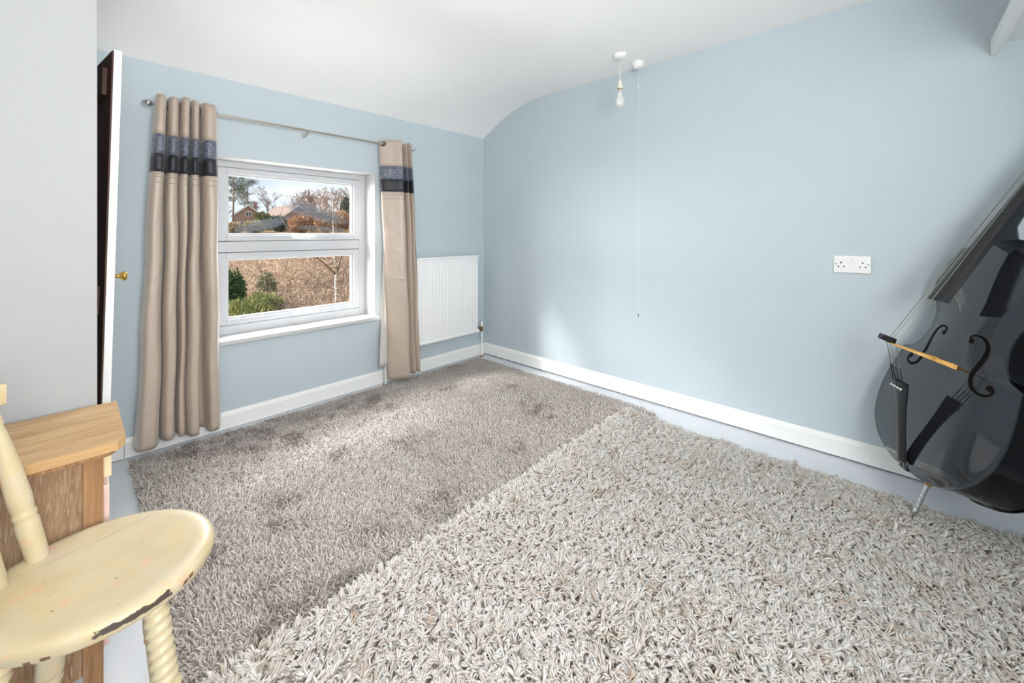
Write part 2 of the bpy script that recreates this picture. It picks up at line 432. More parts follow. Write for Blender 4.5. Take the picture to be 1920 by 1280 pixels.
def curtain(label, top, bot, ztop, zbot, eyelets, lining, seed):
    rs = np.random.RandomState(seed)
    NU = 200
    T = catmull(top, NU); B = catmull(bot, NU)
    root = empty('curtain', (float(T[:, 0].mean()), float(T[:, 1].mean()), zbot))
    off = np.array(root.location)
    ph = rs.rand(6) * 6.28
    def row(z, dy=0.0):
        s = (ztop - z) / (ztop - zbot); k = s ** 0.8
        P = T * (1 - k) + B * k
        u = np.linspace(0, 1, NU)
        wob = (0.0022 * np.sin(7 * u * 6.28 + ph[0] + 5 * s) + 0.0025 * np.sin(3.1 * s * 6.28 + ph[1] + 4 * u)) * min(1, s * 3)
        wob2 = 0.0025 * np.sin(11 * u + 9 * s + ph[2]) * min(1, s * 3)
        zz = np.full(NU, z) + (0.006 * np.sin(9 * u + ph[3]) + 0.012 * np.maximum(0, np.sin(5 * u * 6.28 + ph[4])) * 0.4) * (1 if s < 0.02 else 0) \
            + (0.010 * np.sin(6 * u + ph[5])) * (1 if s > 0.98 else 0)
        return [(P[i, 0] + wob[i] - off[0], P[i, 1] + wob2[i] + dy - off[1], zz[i] - off[2]) for i in range(NU)]
    zs_all = [ztop, 1.655, 1.555, 1.462, zbot]
    for nm, mat, za, zb, nr in (('heading', M_TAN, ztop, 1.655, 8), ('grey_band', M_GREYB, 1.655, 1.555, 5), ('black_band', M_BLKB, 1.555, 1.462, 5), ('drape', M_TAN, 1.462, zbot, 48)):
        zs = np.linspace(za, zb, nr)
        mb = MB(); mb.grid([row(z) for z in zs])
        me = bpy.data.meshes.new(nm); me.from_pydata(mb.v, [], mb.f)
        uv = me.uv_layers.new(name='UVMap')
        idx = np.empty(len(me.loops), dtype=np.int64); me.loops.foreach_get('vertex_index', idx)
        uu = (idx % NU) / NU; vv = np.array([zs[i // NU] for i in idx])
        uv.data.foreach_set('uv', np.stack([uu, vv], 1).ravel())
        o = link(nm, me, mat, root, True)
        md = o.modifiers.new('thickness', 'SOLIDIFY'); md.thickness = 0.0012; md.offset = 0
        if nm == 'drape':
            for zz in (1.436, 1.408):
                mb2 = MB(); mb2.grid([row(zz + 0.0012, -0.0012), row(zz - 0.0012, -0.0012)]); mb2.build('stitch_line', M_STITCH, o, True)
    cross = [i for i in range(1, NU - 1) if (T[i, 1] - 2.79) * (T[i + 1, 1] - 2.79) < 0 and abs(T[i + 1, 1] - T[i, 1]) > 1.3 * abs(T[i + 1, 0] - T[i, 0])]
    for i in [int(u * (NU - 1)) for u in eyelets] + cross:
        p = T[i]; d = T[min(i + 1, NU - 1)] - T[max(i - 1, 0)]
        yaw = math.atan2(d[1], d[0])
        mb = MB(); R, r = 0.021, 0.0042
        rows = []
        for a in range(25):
            A = 2 * math.pi * a / 24
            rows.append([((R + r * math.cos(q)) * math.cos(A), r * math.sin(q), (R + r * math.cos(q)) * math.sin(A)) for q in [2 * math.pi * k / 8 for k in range(9)]])
        mb.grid(rows)
        o = mb.build('eyelet', M_STEEL, root, True)
        o.location = (p[0] - off[0], p[1] - off[1] - 0.001, 1.818 - off[2]); o.rotation_euler = (0, 0, yaw)
        mb = MB(); mb.lathe([(0.0195, -0.0016), (0.0195, 0.0016)], 24, Matrix.Rotation(math.pi / 2, 4, 'X'))
        hol = mb.build('hole', M_DARK, o)
    if lining:
        Lp = catmull(lining[0], 60); Lb = catmull(lining[1], 60); mb = MB()
        zt, zb = lining[2], lining[3]
        rows = []
        for k in range(24):
            s = k / 23; P = Lp * (1 - s) + Lb * s
            rows.append([(P[i, 0] - off[0], P[i, 1] - off[1], zt + (zb - zt) * s - off[2]) for i in range(60)])
        mb.grid(rows); o = mb.build('lining', M_LINING, root, True)
        md = o.modifiers.new('thickness', 'SOLIDIFY'); md.thickness = 0.001; md.offset = 0
    tag(root, label, 'curtain', None)
    return root

Fy, By = 2.722, 2.826
def folds(val, dep):
    pts = [(val[0][0] + 0.006, 2.80)]
    for k in range(len(val) - 1):
        xa, xb = val[k][1], val[k + 1][0]; w_ = xb - xa; f = dep[k]
        pts += [(xa + 0.0025, 2.768), (xa + 0.22 * w_, f + 0.008), (xa + 0.5 * w_, f), (xb - 0.22 * w_, f + 0.008), (xb - 0.0025, 2.768)]
        pts += [(val[k + 1][0], By), (val[k + 1][1], By)] if k < len(val) - 2 else [(xb + 0.006, 2.80)]
    return pts
curtain('long taupe curtain with dark bands bunched beside the white cupboard door',
        folds([(0.286, 0.286), (0.3345, 0.3375), (0.3845, 0.3875), (0.4305, 0.4335), (0.4700, 0.4745), (0.548, 0.548)], [2.724, 2.734, 2.726, 2.736, 2.722]),
        folds([(0.208, 0.208), (0.3020, 0.3090), (0.3690, 0.3725), (0.4055, 0.4090), (0.4700, 0.4960), (0.562, 0.562)], [2.700, 2.722, 2.735, 2.716, 2.722]),
        1.858, 0.075, [], None, 3)
curtain('long taupe curtain with dark bands hanging beside the white radiator',
        [(1.585, 2.835), (1.560, 2.825), (1.575, 2.80), (1.635, 2.762), (1.690, Fy), (1.705, 2.757), (1.710, 2.80), (1.716, By), (1.724, 2.80), (1.730, 2.757), (1.738, Fy + 0.004), (1.748, 2.765), (1.752, By), (1.760, 2.80),
         (1.766, 2.76), (1.775, Fy + 0.006), (1.785, 2.77), (1.790, By), (1.798, 2.80), (1.805, 2.765)],
        [(1.640, 2.81), (1.615, 2.78), (1.630, 2.755), (1.680, 2.72), (1.735, 2.695), (1.765, 2.71), (1.772, 2.745), (1.778, 2.735), (1.786, 2.745), (1.794, 2.715), (1.806, 2.705), (1.818, 2.72), (1.823, 2.735), (1.829, 2.74),
         (1.836, 2.715), (1.846, 2.71), (1.854, 2.722), (1.857, 2.735), (1.861, 2.745), (1.866, 2.725)],
        1.842, 0.060, [0.118],
        ([(1.612, 2.800), (1.594, 2.799), (1.625, 2.797), (1.652, 2.796)], [(1.572, 2.790), (1.548, 2.788), (1.590, 2.789), (1.645, 2.790)], 1.12, 0.150), 5)

# ------------------------------------------------------------------ radiator
rad = empty('radiator', (2.10, 2.80, 0.0))
ox, oy = 2.10, 2.80
RX0, RX1, RZ0, RZ1, RYF = 1.665, 2.538, 0.241, 0.949, 2.790
mb = MB()
xs = []; pitch = 0.0335; k = 0
x = RX0 + 0.012
secs = [(RX0, 0.012), (RX0 + 0.006, 0.002)]
while x + pitch < RX1 - 0.004:
    secs += [(x, 0.0), (x + 0.019, 0.0), (x + 0.0235, 0.006), (x + 0.029, 0.006)]; x += pitch
secs += [(x, 0.0), (RX1 - 0.005, 0.001), (RX1, 0.012)]
rows = []
for z, ins in ((RZ0 + 0.055, 0.006), (RZ0 + 0.075, 0.0), (RZ1 - 0.070, 0.0), (RZ1 - 0.050, 0.006)):
    rows.append([(a - ox, RYF + (max(d, ins)) - oy, z) for a, d in secs])
rows = [[(a - ox, RYF + 0.004 - oy, RZ0 + 0.004) for a, d in secs], [(a - ox, RYF - 0.001 - oy, RZ0 + 0.02) for a, d in secs]] + rows + [[(a - ox, RYF - 0.001 - oy, RZ1 - 0.03) for a, d in secs], [(a - ox, RYF + 0.0 - oy, RZ1 - 0.012) for a, d in secs]]
mb.grid(rows)
mb.box((RX0 - ox, RYF + 0.012 - oy, RZ0), (RX1 - ox, RYF + 0.030 - oy, RZ1 - 0.01), 0.004)
mb.build('panel', M_RAD, rad, auto=50)
MB().box((RX0 - 0.003 - ox, RYF - 0.008 - oy, RZ1 - 0.016), (RX1 + 0.003 - ox, RYF + 0.050 - oy, RZ1), 0.006, 3).build('top_cover', M_RAD, rad, auto=50)
MB().tube([(RX0 - 0.003 - ox, RYF + 0.012 - oy, RZ0 + 0.012), (RX1 + 0.008 - ox, RYF + 0.012 - oy, RZ0 + 0.012)], 0.018, 14).build('bottom_rail', M_RAD, rad, auto=50)
for xx in (1.80, 2.40):
    MB().box((xx - 0.02 - ox, 2.80 - oy, 0.35), (xx + 0.02 - ox, Y0 - oy, 0.85), 0.003).build('wall_bracket', M_RAD, rad)
for sgn, xe, xp in ((1, RX1, 2.600), (-1, RX0, 1.612)):
    mb = MB(); zc = RZ0 + 0.024
    mb.tube([(xe - ox, 2.812 - oy, zc), (xp - ox, 2.812 - oy, zc)], 0.010, 12)
    mb.lathe([(0.016, -0.012), (0.016, 0.012)], 6, Matrix.Translation(((xe + xp) / 2 - ox, 2.812 - oy, zc)) @ Matrix.Rotation(math.pi / 2, 4, 'Y'))
    mb.lathe([(0.011, -0.03), (0.014, -0.02), (0.014, 0.0), (0.012, 0.02)], 14, Matrix.Translation((xp - ox, 2.812 - oy, zc)))
    v = mb.build('valve', M_BRASS, rad, auto=40)
    MB().lathe([(0.0115, 0.016), (0.0125, 0.02), (0.0115, 0.062), (0.008, 0.066)], 14, Matrix.Translation((xp - ox, 2.812 - oy, zc))).build('valve_cap', M_PLAST, v, auto=40)
    MB().tube([(xp - ox, 2.812 - oy, zc - 0.028), (xp - ox, 2.812 - oy, 0.0)], 0.0078, 12).build('pipe', M_PLAST, rad, auto=40)
    MB().lathe([(0.022, 0.0), (0.021, 0.005), (0.012, 0.008)], 16, Matrix.Translation((xp - ox, 2.812 - oy, 0.0))).build('pipe_collar', M_BRASS, rad, auto=40)
tag(rad, 'white ribbed panel radiator on the wall between curtain and corner', 'radiator')

# ------------------------------------------------------------------ pendant light, pull switch, socket
pl = empty('pendant_light', (2.394, 1.283, ZF))
MB().lathe([(0.002, -0.030), (0.012, -0.030), (0.030, -0.028), (0.038, -0.022), (0.041, -0.004), (0.041, 0.0)], 32).build('ceiling_rose', M_PLAST, pl, auto=50)
MB().tube([(0, 0, -0.028), (0.0005, 0, -0.1), (0, 0, -0.178)], 0.0031, 10).build('flex', M_IVORY, pl, True)
hd = MB().lathe([(0.006, -0.168), (0.0125, -0.172), (0.0135, -0.192), (0.0165, -0.194), (0.0165, -0.215), (0.0155, -0.217), (0.0155, -0.232)], 24).build('lampholder', M_IVORY, pl, auto=50)
MB().lathe([(0.0175, -0.2215), (0.0185, -0.2245), (0.0175, -0.2275)], 24).build('shade_ring', M_BRASS, hd, auto=50)
t = NT('frosted_bulb'); p = t.node('BsdfPrincipled', {'Base Color': (0.9, 0.9, 0.88, 1), 'Roughness': 0.25, 'Transmission Weight': 0.35, 'Subsurface Weight': 0.0})
MB().lathe([(0.0125, -0.228), (0.0128, -0.255), (0.0165, -0.268), (0.0245, -0.288), (0.0285, -0.306), (0.0255, -0.324), (0.016, -0.336), (0.004, -0.340), (0.001, -0.3402)], 28).build('bulb', t.done(p.outputs[0]), pl, True)
tag(pl, 'bare bulb hanging on a short white flex from a ceiling rose', 'ceiling light')

ps = empty('pull_switch', (2.585, 1.252, ZF))
MB().lathe([(0.004, -0.043), (0.024, -0.042), (0.033, -0.036), (0.037, -0.010), (0.037, 0.0)], 28).build('switch_body', M_PLAST, ps, auto=50)
MB().lathe([(0.039, -0.004), (0.040, 0.0)], 28).build('back_plate', M_PLAST, ps, auto=50)
MB().tube([(0, 0, -0.04), (0, 0, -0.2), (0, 0, -1.690)], 0.0007, 6).build('pull_cord', M_PLAST, ps)
MB().lathe([(0.002, -0.172), (0.0042, -0.164), (0.0042, -0.156), (0.002, -0.150)], 12).build('cord_connector', M_PLAST, ps, True)
MB().lathe([(0.0015, -1.708), (0.004, -1.704), (0.0045, -1.696), (0.0015, -1.684)], 12).build('cord_end', plain('grey_plastic', (120, 120, 122), 0.5), ps, True)
tag(ps, 'white ceiling pull switch with a long thin cord by the blue wall', 'light switch')

so = empty('wall_socket', (X0, 0.1535, 0.992))
MB().box((-0.011, -0.073, -0.043), (0, 0.073, 0.043), 0.004, 3).build('face_plate', M_PLAST, so, auto=40)
for s in (-1, 1):
    MB().box((-0.0155, s * 0.0105 - 0.0085, 0.0115), (-0.010, s * 0.0105 + 0.0085, 0.0335), 0.002, 2, Matrix.Translation((-0.0, 0, 0))).build('rocker', M_PLAST, so, auto=40)
for c in (0.042, -0.042):
    MB().box((-0.0116, c - 0.0026, 0.0050), (-0.0105, c + 0.0026, 0.0130)).build('earth_slot', M_DARK, so)
    for s in (-1, 1):
        MB().box((-0.0116, c + s * 0.0108 - 0.0036, -0.0135), (-0.0105, c + s * 0.0108 + 0.0036, -0.0090)).build('pin_slot', M_DARK, so)
for s in (-1, 1):
    MB().lathe([(0.0034, 0), (0.0034, 0.0014)], 12, Matrix.Translation((-0.0105, s * 0.0625, 0.001)) @ Matrix.Rotation(-math.pi / 2, 4, 'Y')).build('screw', M_CHROME, so)
tag(so, 'white double wall socket on the blue wall', 'socket')

# ------------------------------------------------------------------ bedside cabinet
def wood(name, c1, c2, c3, sc=(1, 30, 30), white=0.0, rough=0.5):
    t = NT(name); tcx = t.node('TexCoord')
    m = t.node('Mapping', {'Vector': tcx.outputs['Object'], 'Scale': sc})
    n1 = t.node('TexNoise', {'Vector': m.outputs[0], 'Scale': 2.0, 'Detail': 6.0, 'Roughness': 0.65, 'Distortion': 0.3})
    n2 = t.node('TexNoise', {'Vector': tcx.outputs['Object'], 'Scale': 7.0, 'Detail': 3.0})
    col = t.ramp(n1.outputs['Fac'], [(0.28, lin(c1)), (0.5, lin(c2)), (0.72, lin(c3))])
    if white:
        m3 = t.node('Mapping', {'Vector': tcx.outputs['Object'], 'Scale': tuple(x * 2.4 for x in sc)})
        n3 = t.node('TexNoise', {'Vector': m3.outputs[0], 'Scale': 3.0, 'Detail': 4.0})
        mk = t.math('MULTIPLY', t.ramp(n3.outputs['Fac'], [(0.5, 0.0), (0.75, 1.0)]), t.ramp(n2.outputs['Fac'], [(0.35, 0.15), (0.65, white)]))
        col = t.mixc(mk, col, lin((190, 176, 158)))
    b = t.node('Bump', {'Height': n1.outputs['Fac'], 'Strength': 0.2, 'Distance': 0.001})
    p = t.node('BsdfPrincipled', {'Base Color': col, 'Roughness': rough, 'Normal': b.outputs[0]})
    return t.done(p.outputs[0])
M_OAKTOP = wood('worn_oak_top', (166, 126, 80), (190, 152, 104), (208, 176, 132), (2.2, 18, 18), 0.35, 0.42)
M_OAKSIDE = wood('limed_oak_panel', (118, 86, 58), (144, 112, 80), (164, 134, 102), (40, 40, 4.0), 0.75, 0.6)
M_OAKSTILE = wood('oak_stile', (124, 84, 50), (152, 112, 72), (168, 128, 88), (30, 30, 1.6), 0.3, 0.5)
M_CREAMD = plain('cream_drawer_paint', (226, 210, 170), 0.45, var=0.06, scale=20)
M_PINKD = plain('pale_pink_paint', (226, 196, 184), 0.5, var=0.06, scale=20)
CBX0, CBX1, CBY0, CBY1, CBH = -0.38, 0.052, 1.455, 1.755, 0.63
cb = empty('bedside_cabinet', ((CBX0 + CBX1) / 2, (CBY0 + CBY1) / 2, 0))
cx, cy = cb.location.x, cb.location.y
def P(x, y, z): return (x - cx, y - cy, z)
poly = [(CBX0 - cx, 1.418 - cy), (0.076 - cx, 1.418 - cy), (0.092 - cx, 1.442 - cy), (0.092 - cx, 1.765 - cy), (CBX0 - cx, 1.765 - cy)]
mb = MB(); mb.prism(poly, CBH - 0.022, CBH, 'z'); mb.build('top_board', M_OAKTOP, cb)
poly = [(CBX0 - cx, 1.432 - cy), (0.062 - cx, 1.432 - cy), (0.078 - cx, 1.456 - cy), (0.078 - cx, 1.76 - cy), (CBX0 - cx, 1.76 - cy)]
mb = MB(); mb.prism(poly, CBH - 0.036, CBH - 0.022, 'z'); mb.build('moulding', M_OAKSTILE, cb)
MB().box(P(CBX0 + 0.03, CBY0 + 0.008, 0.055), P(CBX1 - 0.034, CBY0 + 0.016, CBH - 0.036)).build('side_panel', M_OAKSIDE, cb)
MB().box(P(CBX0 + 0.03, CBY1 - 0.016, 0.055), P(CBX1 - 0.034, CBY1 - 0.008, CBH - 0.036)).build('side_panel', M_OAKSIDE, cb)
MB().box(P(CBX0, CBY0 + 0.02, 0.055), P(CBX0 + 0.012, CBY1 - 0.02, CBH - 0.036)).build('back_panel', M_OAKSIDE, cb)
for xa, xb in ((CBX0, CBX0 + 0.032), (CBX1 - 0.036, CBX1)):
    for ya, yb in ((CBY0, CBY0 + 0.03), (CBY1 - 0.03, CBY1)):
        MB().box(P(xa, ya, 0.0), P(xb, yb, CBH - 0.036), 0.002).build('corner_post', M_OAKSTILE, cb)
d1 = MB().box(P(CBX1 - 0.3, CBY0 + 0.031, 0.520), P(CBX1 + 0.016, CBY1 - 0.031, 0.590), 0.003).build('drawer', M_CREAMD, cb)
d2 = MB().box(P(CBX1 - 0.02, CBY0 + 0.031, 0.085), P(CBX1 + 0.012, CBY1 - 0.031, 0.500), 0.003).build('cabinet_door', M_PINKD, cb)
MB().box(P(CBX0 + 0.01, CBY0 + 0.02, 0.055), P(CBX1 - 0.004, CBY1 - 0.02, 0.07)).build('bottom_board', M_OAKSIDE, cb)
tag(cb, 'pale limed oak bedside cabinet standing against the white partition', 'cabinet')

# ------------------------------------------------------------------ cream painted chair
def chair_paint(name, strip):
    t = NT(name); tcx = t.node('TexCoord')
    ob = tcx.outputs['Object']
    n1 = t.node('TexNoise', {'Vector': ob, 'Scale': 9.0, 'Detail': 4.0})
    col = t.ramp(n1.outputs['Fac'], [(0.3, lin((190, 172, 134))), (0.55, lin((200, 186, 154))), (0.75, lin((202, 186, 162)))])
    n4 = t.node('TexNoise', {'Vector': ob, 'Scale': 5.0, 'Detail': 6.0, 'Roughness': 0.7})
    col = t.mixc(t.ramp(n4.outputs['Fac'], [(0.52, 0.0), (0.70, 0.6)]), col, lin((206, 176, 112)))
    n2 = t.node('TexNoise', {'Vector': ob, 'Scale': 34.0, 'Detail': 4.0, 'Roughness': 0.6})
    col = t.mixc(t.ramp(n2.outputs['Fac'], [(0.715, 0.0), (0.73, 1.0)]), col, lin((116, 74, 44)))
    n3 = t.node('TexNoise', {'Vector': ob, 'Scale': 22.0, 'Detail': 5.0})
    col = t.mixc(t.ramp(n3.outputs['Fac'], [(0.63, 0.0), (0.70, 0.5)]), col, lin((222, 160, 128)))
    if strip:
        sp = t.node('SeparateXYZ', {0: ob})
        an = t.math('ARCTAN2', sp.outputs[1], sp.outputs[0])
        ns = t.node('TexNoise', {'Vector': ob, 'Scale': 60.0, 'Detail': 3.0})
        def band(v, c, h): # 1 inside |v-c|<h
            return t.math('SUBTRACT', 1.0, t.math('DIVIDE', t.math('ABSOLUTE', t.math('SUBTRACT', v, c)), h))
        jit = t.math('MULTIPLY', t.math('SUBTRACT', ns.outputs['Fac'], 0.5), 1.9)
        for (ca, ha, cz, hz) in ((-1.36, 0.36, 0.434, 0.0085), (-0.84, 0.028, 0.433, 0.005), (-0.90, 0.03, 0.430, 0.006), (-0.30, 0.055, 0.432, 0.005), (-1.98, 0.05, 0.424, 0.004), (-2.12, 0.035, 0.422, 0.004)):
            m = t.math('MINIMUM', band(an, ca, ha), band(sp.outputs[2], cz, hz))
            m = t.math('ADD', m, jit)
            col = t.mixc(t.ramp(m, [(0.18, 0.0), (0.30, 1.0)]), col, lin((78, 66, 58) if ha > 0.3 else (112, 78, 46)))
    b = t.node('Bump', {'Height': n2.outputs['Fac'], 'Strength': 0.12, 'Distance': 0.002})
    p = t.node('BsdfPrincipled', {'Base Color': col, 'Roughness': 0.38, 'Normal': b.outputs[0]})
    return t.done(p.outputs[0])
M_SEAT = chair_paint('worn_cream_seat_paint', True)
M_CREAM = chair_paint('worn_cream_paint', False)
ch = empty('wooden_chair', (0.038, 1.222, 0.0))
# seat: rounded outline, shaped edge, shallow dish
rows = []
def seat_r(a):
    # nearly round, a touch longer to the front right and flatter at the back
    return 0.188 + 0.006 * math.cos(2 * (a + 0.6)) + 0.004 * math.cos(a)
NS = 72
prof = [(0.0, 0.409), (0.80, 0.409), (0.93, 0.412), (0.978, 0.419), (0.985, 0.425), (0.995, 0.430), (1.0, 0.436), (0.992, 0.443), (0.965, 0.4490), (0.90, 0.4515), (0.80, 0.4495), (0.6, 0.446), (0.3, 0.444), (0.0, 0.4435)]
for f, z in prof:
    rows.append([(seat_r(2 * math.pi * j / NS) * f * math.cos(2 * math.pi * j / NS), seat_r(2 * math.pi * j / NS) * f * math.sin(2 * math.pi * j / NS), z) for j in range(NS)])
mb = MB(); mb.grid(rows, close=True); mb.build('seat', M_SEAT, ch, True)
# joint line across the seat boards
ca = math.radians(112)
mb = MB(); q = [(-0.16 + 0.325 * k / 20, 0.082 + 0.055 * (k / 20), 0) for k in range(21)]
def seat_z(x, y):
    f = math.hypot(x, y) / seat_r(math.atan2(y, x)); pr = [(f_, z_) for f_, z_ in prof[6:]]
    for (fa, za), (fb, zb) in zip(pr, pr[1:]):
        if fb <= f <= fa: return zb + (za - zb) * (f - fb) / (fa - fb)
    return 0.443
q = [(x, y) for x, y, _ in q if math.hypot(x, y) < 0.985 * seat_r(math.atan2(y, x))]
mb.grid([[(x, y - 0.0004, seat_z(x, y) + 0.0004) for x, y in q], [(x, y + 0.0004, seat_z(x, y) + 0.0004) for x, y in q]])
mb.build('board_joint', plain('seat_crack', (140, 112, 78), 0.8), ch)
def leg_prof():
    return [(0.014, 0.42), (0.017, 0.412), (0.019, 0.40), (0.0185, 0.385)]
def axis_matrix(p0, p1):
    d = (Vector(p1) - Vector(p0)); L = d.length
    return Matrix.Translation(p0) @ d.to_track_quat('Z', 'Y').to_matrix().to_4x4(), L
for i, (a, splay, twisted) in enumerate(((math.radians(-63), 0.085, True), (math.radians(50), 0.03, True), (math.radians(115), 0.06, True), (math.radians(205), 0.06, True))):
    rr = 0.160 if i == 0 else 0.140
    p1 = (rr * math.cos(a), rr * math.sin(a), 0.415); p0 = ((rr + splay) * math.cos(a), (rr + splay) * math.sin(a), 0.0)
    Mx, L = axis_matrix(p0, p1)
    pr = []
    N = 84
    for k in range(N + 1):
        s = k / N
        if s > 0.62: r = 0.0195 if s < 0.97 else 0.017
        elif s > 0.56: r = 0.0225
        elif s > 0.40: r = 0.023
        elif s > 0.38: r = 0.018
        elif s > 0.35: r = 0.023
        elif s > 0.08: r = 0.0205 - 0.004 * (0.35 - s) / 0.27
        else: r = 0.0165
        pr.append((r, s * L))
    def tw(an, z, L=L):
        s = z / L
        if 0.58 < s < 0.985: return 1 + 0.14 * math.cos(an - 2 * math.pi * z / 0.0195 )
        return 1.0
    MB().lathe(pr, 28, Mx, tw).build('leg', M_CREAM, ch, True)
# stretchers
def legpt(a, z): 
    rr = 0.148 + 0.07 * (1 - z / 0.415); return (rr * math.cos(a), rr * math.sin(a), z)
A4 = [math.radians(x) for x in (-63, 50, 115, 205)]
M_WORN = plain('worn_brown_wood', (134, 84, 58), 0.6, var=0.3, scale=14)
for i, j, z in ((0, 3, 0.10), (2, 3, 0.12), (0, 1, 0.05)):
    a, b = Vector(legpt(A4[i], z)), Vector(legpt(A4[j], z)); c = (a + b) / 2
    MB().tube([a, (a + c) / 2, c, (b + c) / 2, b], [0.008, 0.012, 0.014, 0.012, 0.008], 14).build('stretcher', M_WORN, ch, True)
# back: turned spindles along the rear edge, leaning back to a comb rail
for k, dg in enumerate((124, 153, 179, 205)):
    a = math.radians(dg); rb = 0.158
    base = Vector((rb * math.cos(a), rb * math.sin(a), 0.440))
    topp = base + Vector((-0.075, -0.012 + 0.018 * math.sin(a), 0.40))
    Mx, L = axis_matrix(base, topp)
    pr = [(0.0155, 0.0), (0.0175, 0.010), (0.0185, 0.06), (0.0190, 0.098), (0.0165, 0.104), (0.0185, 0.110), (0.0190, 0.118), (0.0165, 0.122), (0.0180, 0.128), (0.0190, 0.150), (0.0165, 0.230), (0.0115, 0.300), (0.0095, 0.315), (0.012, 0.322), (0.010, 0.335), (0.0095, L)]
    MB().lathe(pr, 22, Mx).build('spindle', M_CREAM, ch, True)
cr = []
for k in range(25):
    a = math.radians(112 + (208 - 112) * k / 24)
    c = Vector((0.175 * math.cos(a) - 0.072, 0.172 * math.sin(a) - 0.012, 0)); d = Vector((math.cos(a), math.sin(a), 0)) * 0.011
    hh = 0.030 * (1 if 1 < k < 23 else 0.72)
    cr.append([tuple(c + d * sx + Vector((0, 0, 0.812 + hh * sz))) for sx, sz in ((-1, -0.8), (-0.7, -1), (0.7, -1), (1, -0.8), (1, 0.8), (0.7, 1), (-0.7, 1), (-1, 0.8))])
mb = MB(); mb.grid(cr, close=True); mb.add(cr[0], [tuple(range(8))]); mb.add(cr[-1], [tuple(range(8))]); mb.build('back_rail', M_CREAM, ch, auto=60)
tag(ch, 'cream painted wooden chair with chipped round seat and twisted turned legs', 'chair')

# ------------------------------------------------------------------ rugs
def fast_mesh(name, V, tri, tone):
    me = bpy.data.meshes.new(name)
    me.vertices.add(len(V)); me.vertices.foreach_set('co', V.astype(np.float32).ravel())
    nt_ = len(tri); me.loops.add(nt_ * 3); me.loops.foreach_set('vertex_index', tri.astype(np.int32).ravel())
    me.polygons.add(nt_); me.polygons.foreach_set('loop_start', np.arange(0, nt_ * 3, 3, dtype=np.int32))
    me.polygons.foreach_set('loop_total', np.full(nt_, 3, dtype=np.int32))
    me.polygons.foreach_set('use_smooth', np.ones(nt_, dtype=bool))
    at = me.attributes.new('tone', 'FLOAT', 'POINT'); at.data.foreach_set('value', tone.astype(np.float32))
    me.update(); me.validate(); return me

def vnoise(x, y, sc, seed):
    r = np.random.RandomState(seed); G = r.rand(64, 64)
    u, v = x / sc + 17.3, y / sc + 9.1
    iu, iv = np.floor(u).astype(int), np.floor(v).astype(int); fu, fv = u - iu, v - iv
    fu, fv = fu * fu * (3 - 2 * fu), fv * fv * (3 - 2 * fv)
    g = lambda a, b: G[a % 64, b % 64]
    return (g(iu, iv) * (1 - fu) + g(iu + 1, iv) * fu) * (1 - fv) + (g(iu, iv + 1) * (1 - fu) + g(iu + 1, iv + 1) * fu) * fv

def strands(base, phi, th0, th1, L, rad, nseg, tone, curl=0.0):
    """tapered three-sided yarn strands bending from th0 to th1 (angle off vertical) towards phi"""
    N = len(base); ts = np.linspace(0, 1, nseg + 1)
    C = [base.copy()]; D = []
    ph = phi.copy()
    for k in range(nseg):
        th = th0 + (th1 - th0) * ((k + 0.5) / nseg); ph = ph + curl
        d = np.stack([np.sin(th) * np.cos(ph), np.sin(th) * np.sin(ph), np.cos(th)], 1); D.append(d)
        C.append(C[-1] + d * (L / nseg)[:, None])
    V = []
    for k in range(nseg):
        d = D[k]; sd = np.stack([-np.sin(ph), np.cos(ph), np.zeros(N)], 1); up = np.cross(d, sd)
        rk = rad * (0.85 if k == 0 else 1.0)
        for j in range(3):
            a = 2 * math.pi * j / 3 + 0.5
            V.append(C[k] + sd * (rk * math.cos(a))[:, None] + up * (rk * math.sin(a))[:, None])
    V.append(C[nseg])
    per = nseg * 3 + 1
    VV = np.stack(V, 1).reshape(-1, 3)
    f = []
    for k in range(nseg - 1):
        for j in range(3):
            a, b = k * 3 + j, k * 3 + (j + 1) % 3; f += [(a, b, b + 3), (a, b + 3, a + 3)]
    for j in range(3): f.append(((nseg - 1) * 3 + j, (nseg - 1) * 3 + (j + 1) % 3, nseg * 3))
    f = np.array(f)
    tri = (np.arange(N)[:, None, None] * per + f[None]).reshape(-1, 3)
    return VV, tri, np.repeat(tone, per)

def pile_mat(name, stops, rough=0.85):
    t = NT(name); a = t.node('Attribute', attribute_name='tone')
    col = t.ramp(a.outputs['Fac'], [(p, lin(c)) for p, c in stops])
    p = t.node('BsdfPrincipled', {'Base Color': col, 'Roughness': rough, 'Sheen Weight': 0.25, 'Specular IOR Level': 0.2})
    tl = t.node('BsdfTranslucent', {'Color': col})
    mx = t.node('MixShader', {0: 0.45, 1: p.outputs[0], 2: tl.outputs[0]})
    return t.done(mx.outputs[0])

def jgrid(x0, x1, y0, y1, d):
    nx, ny = int((x1 - x0) / d), int((y1 - y0) / d)
    gx, gy = np.meshgrid(np.arange(nx), np.arange(ny)); gx = gx.ravel().astype(float); gy = gy.ravel().astype(float)
    gx += RNG.random(len(gx)) * 0.95; gy += RNG.random(len(gy)) * 0.95
    return x0 + gx * (x1 - x0) / nx, y0 + gy * (y1 - y0) / ny

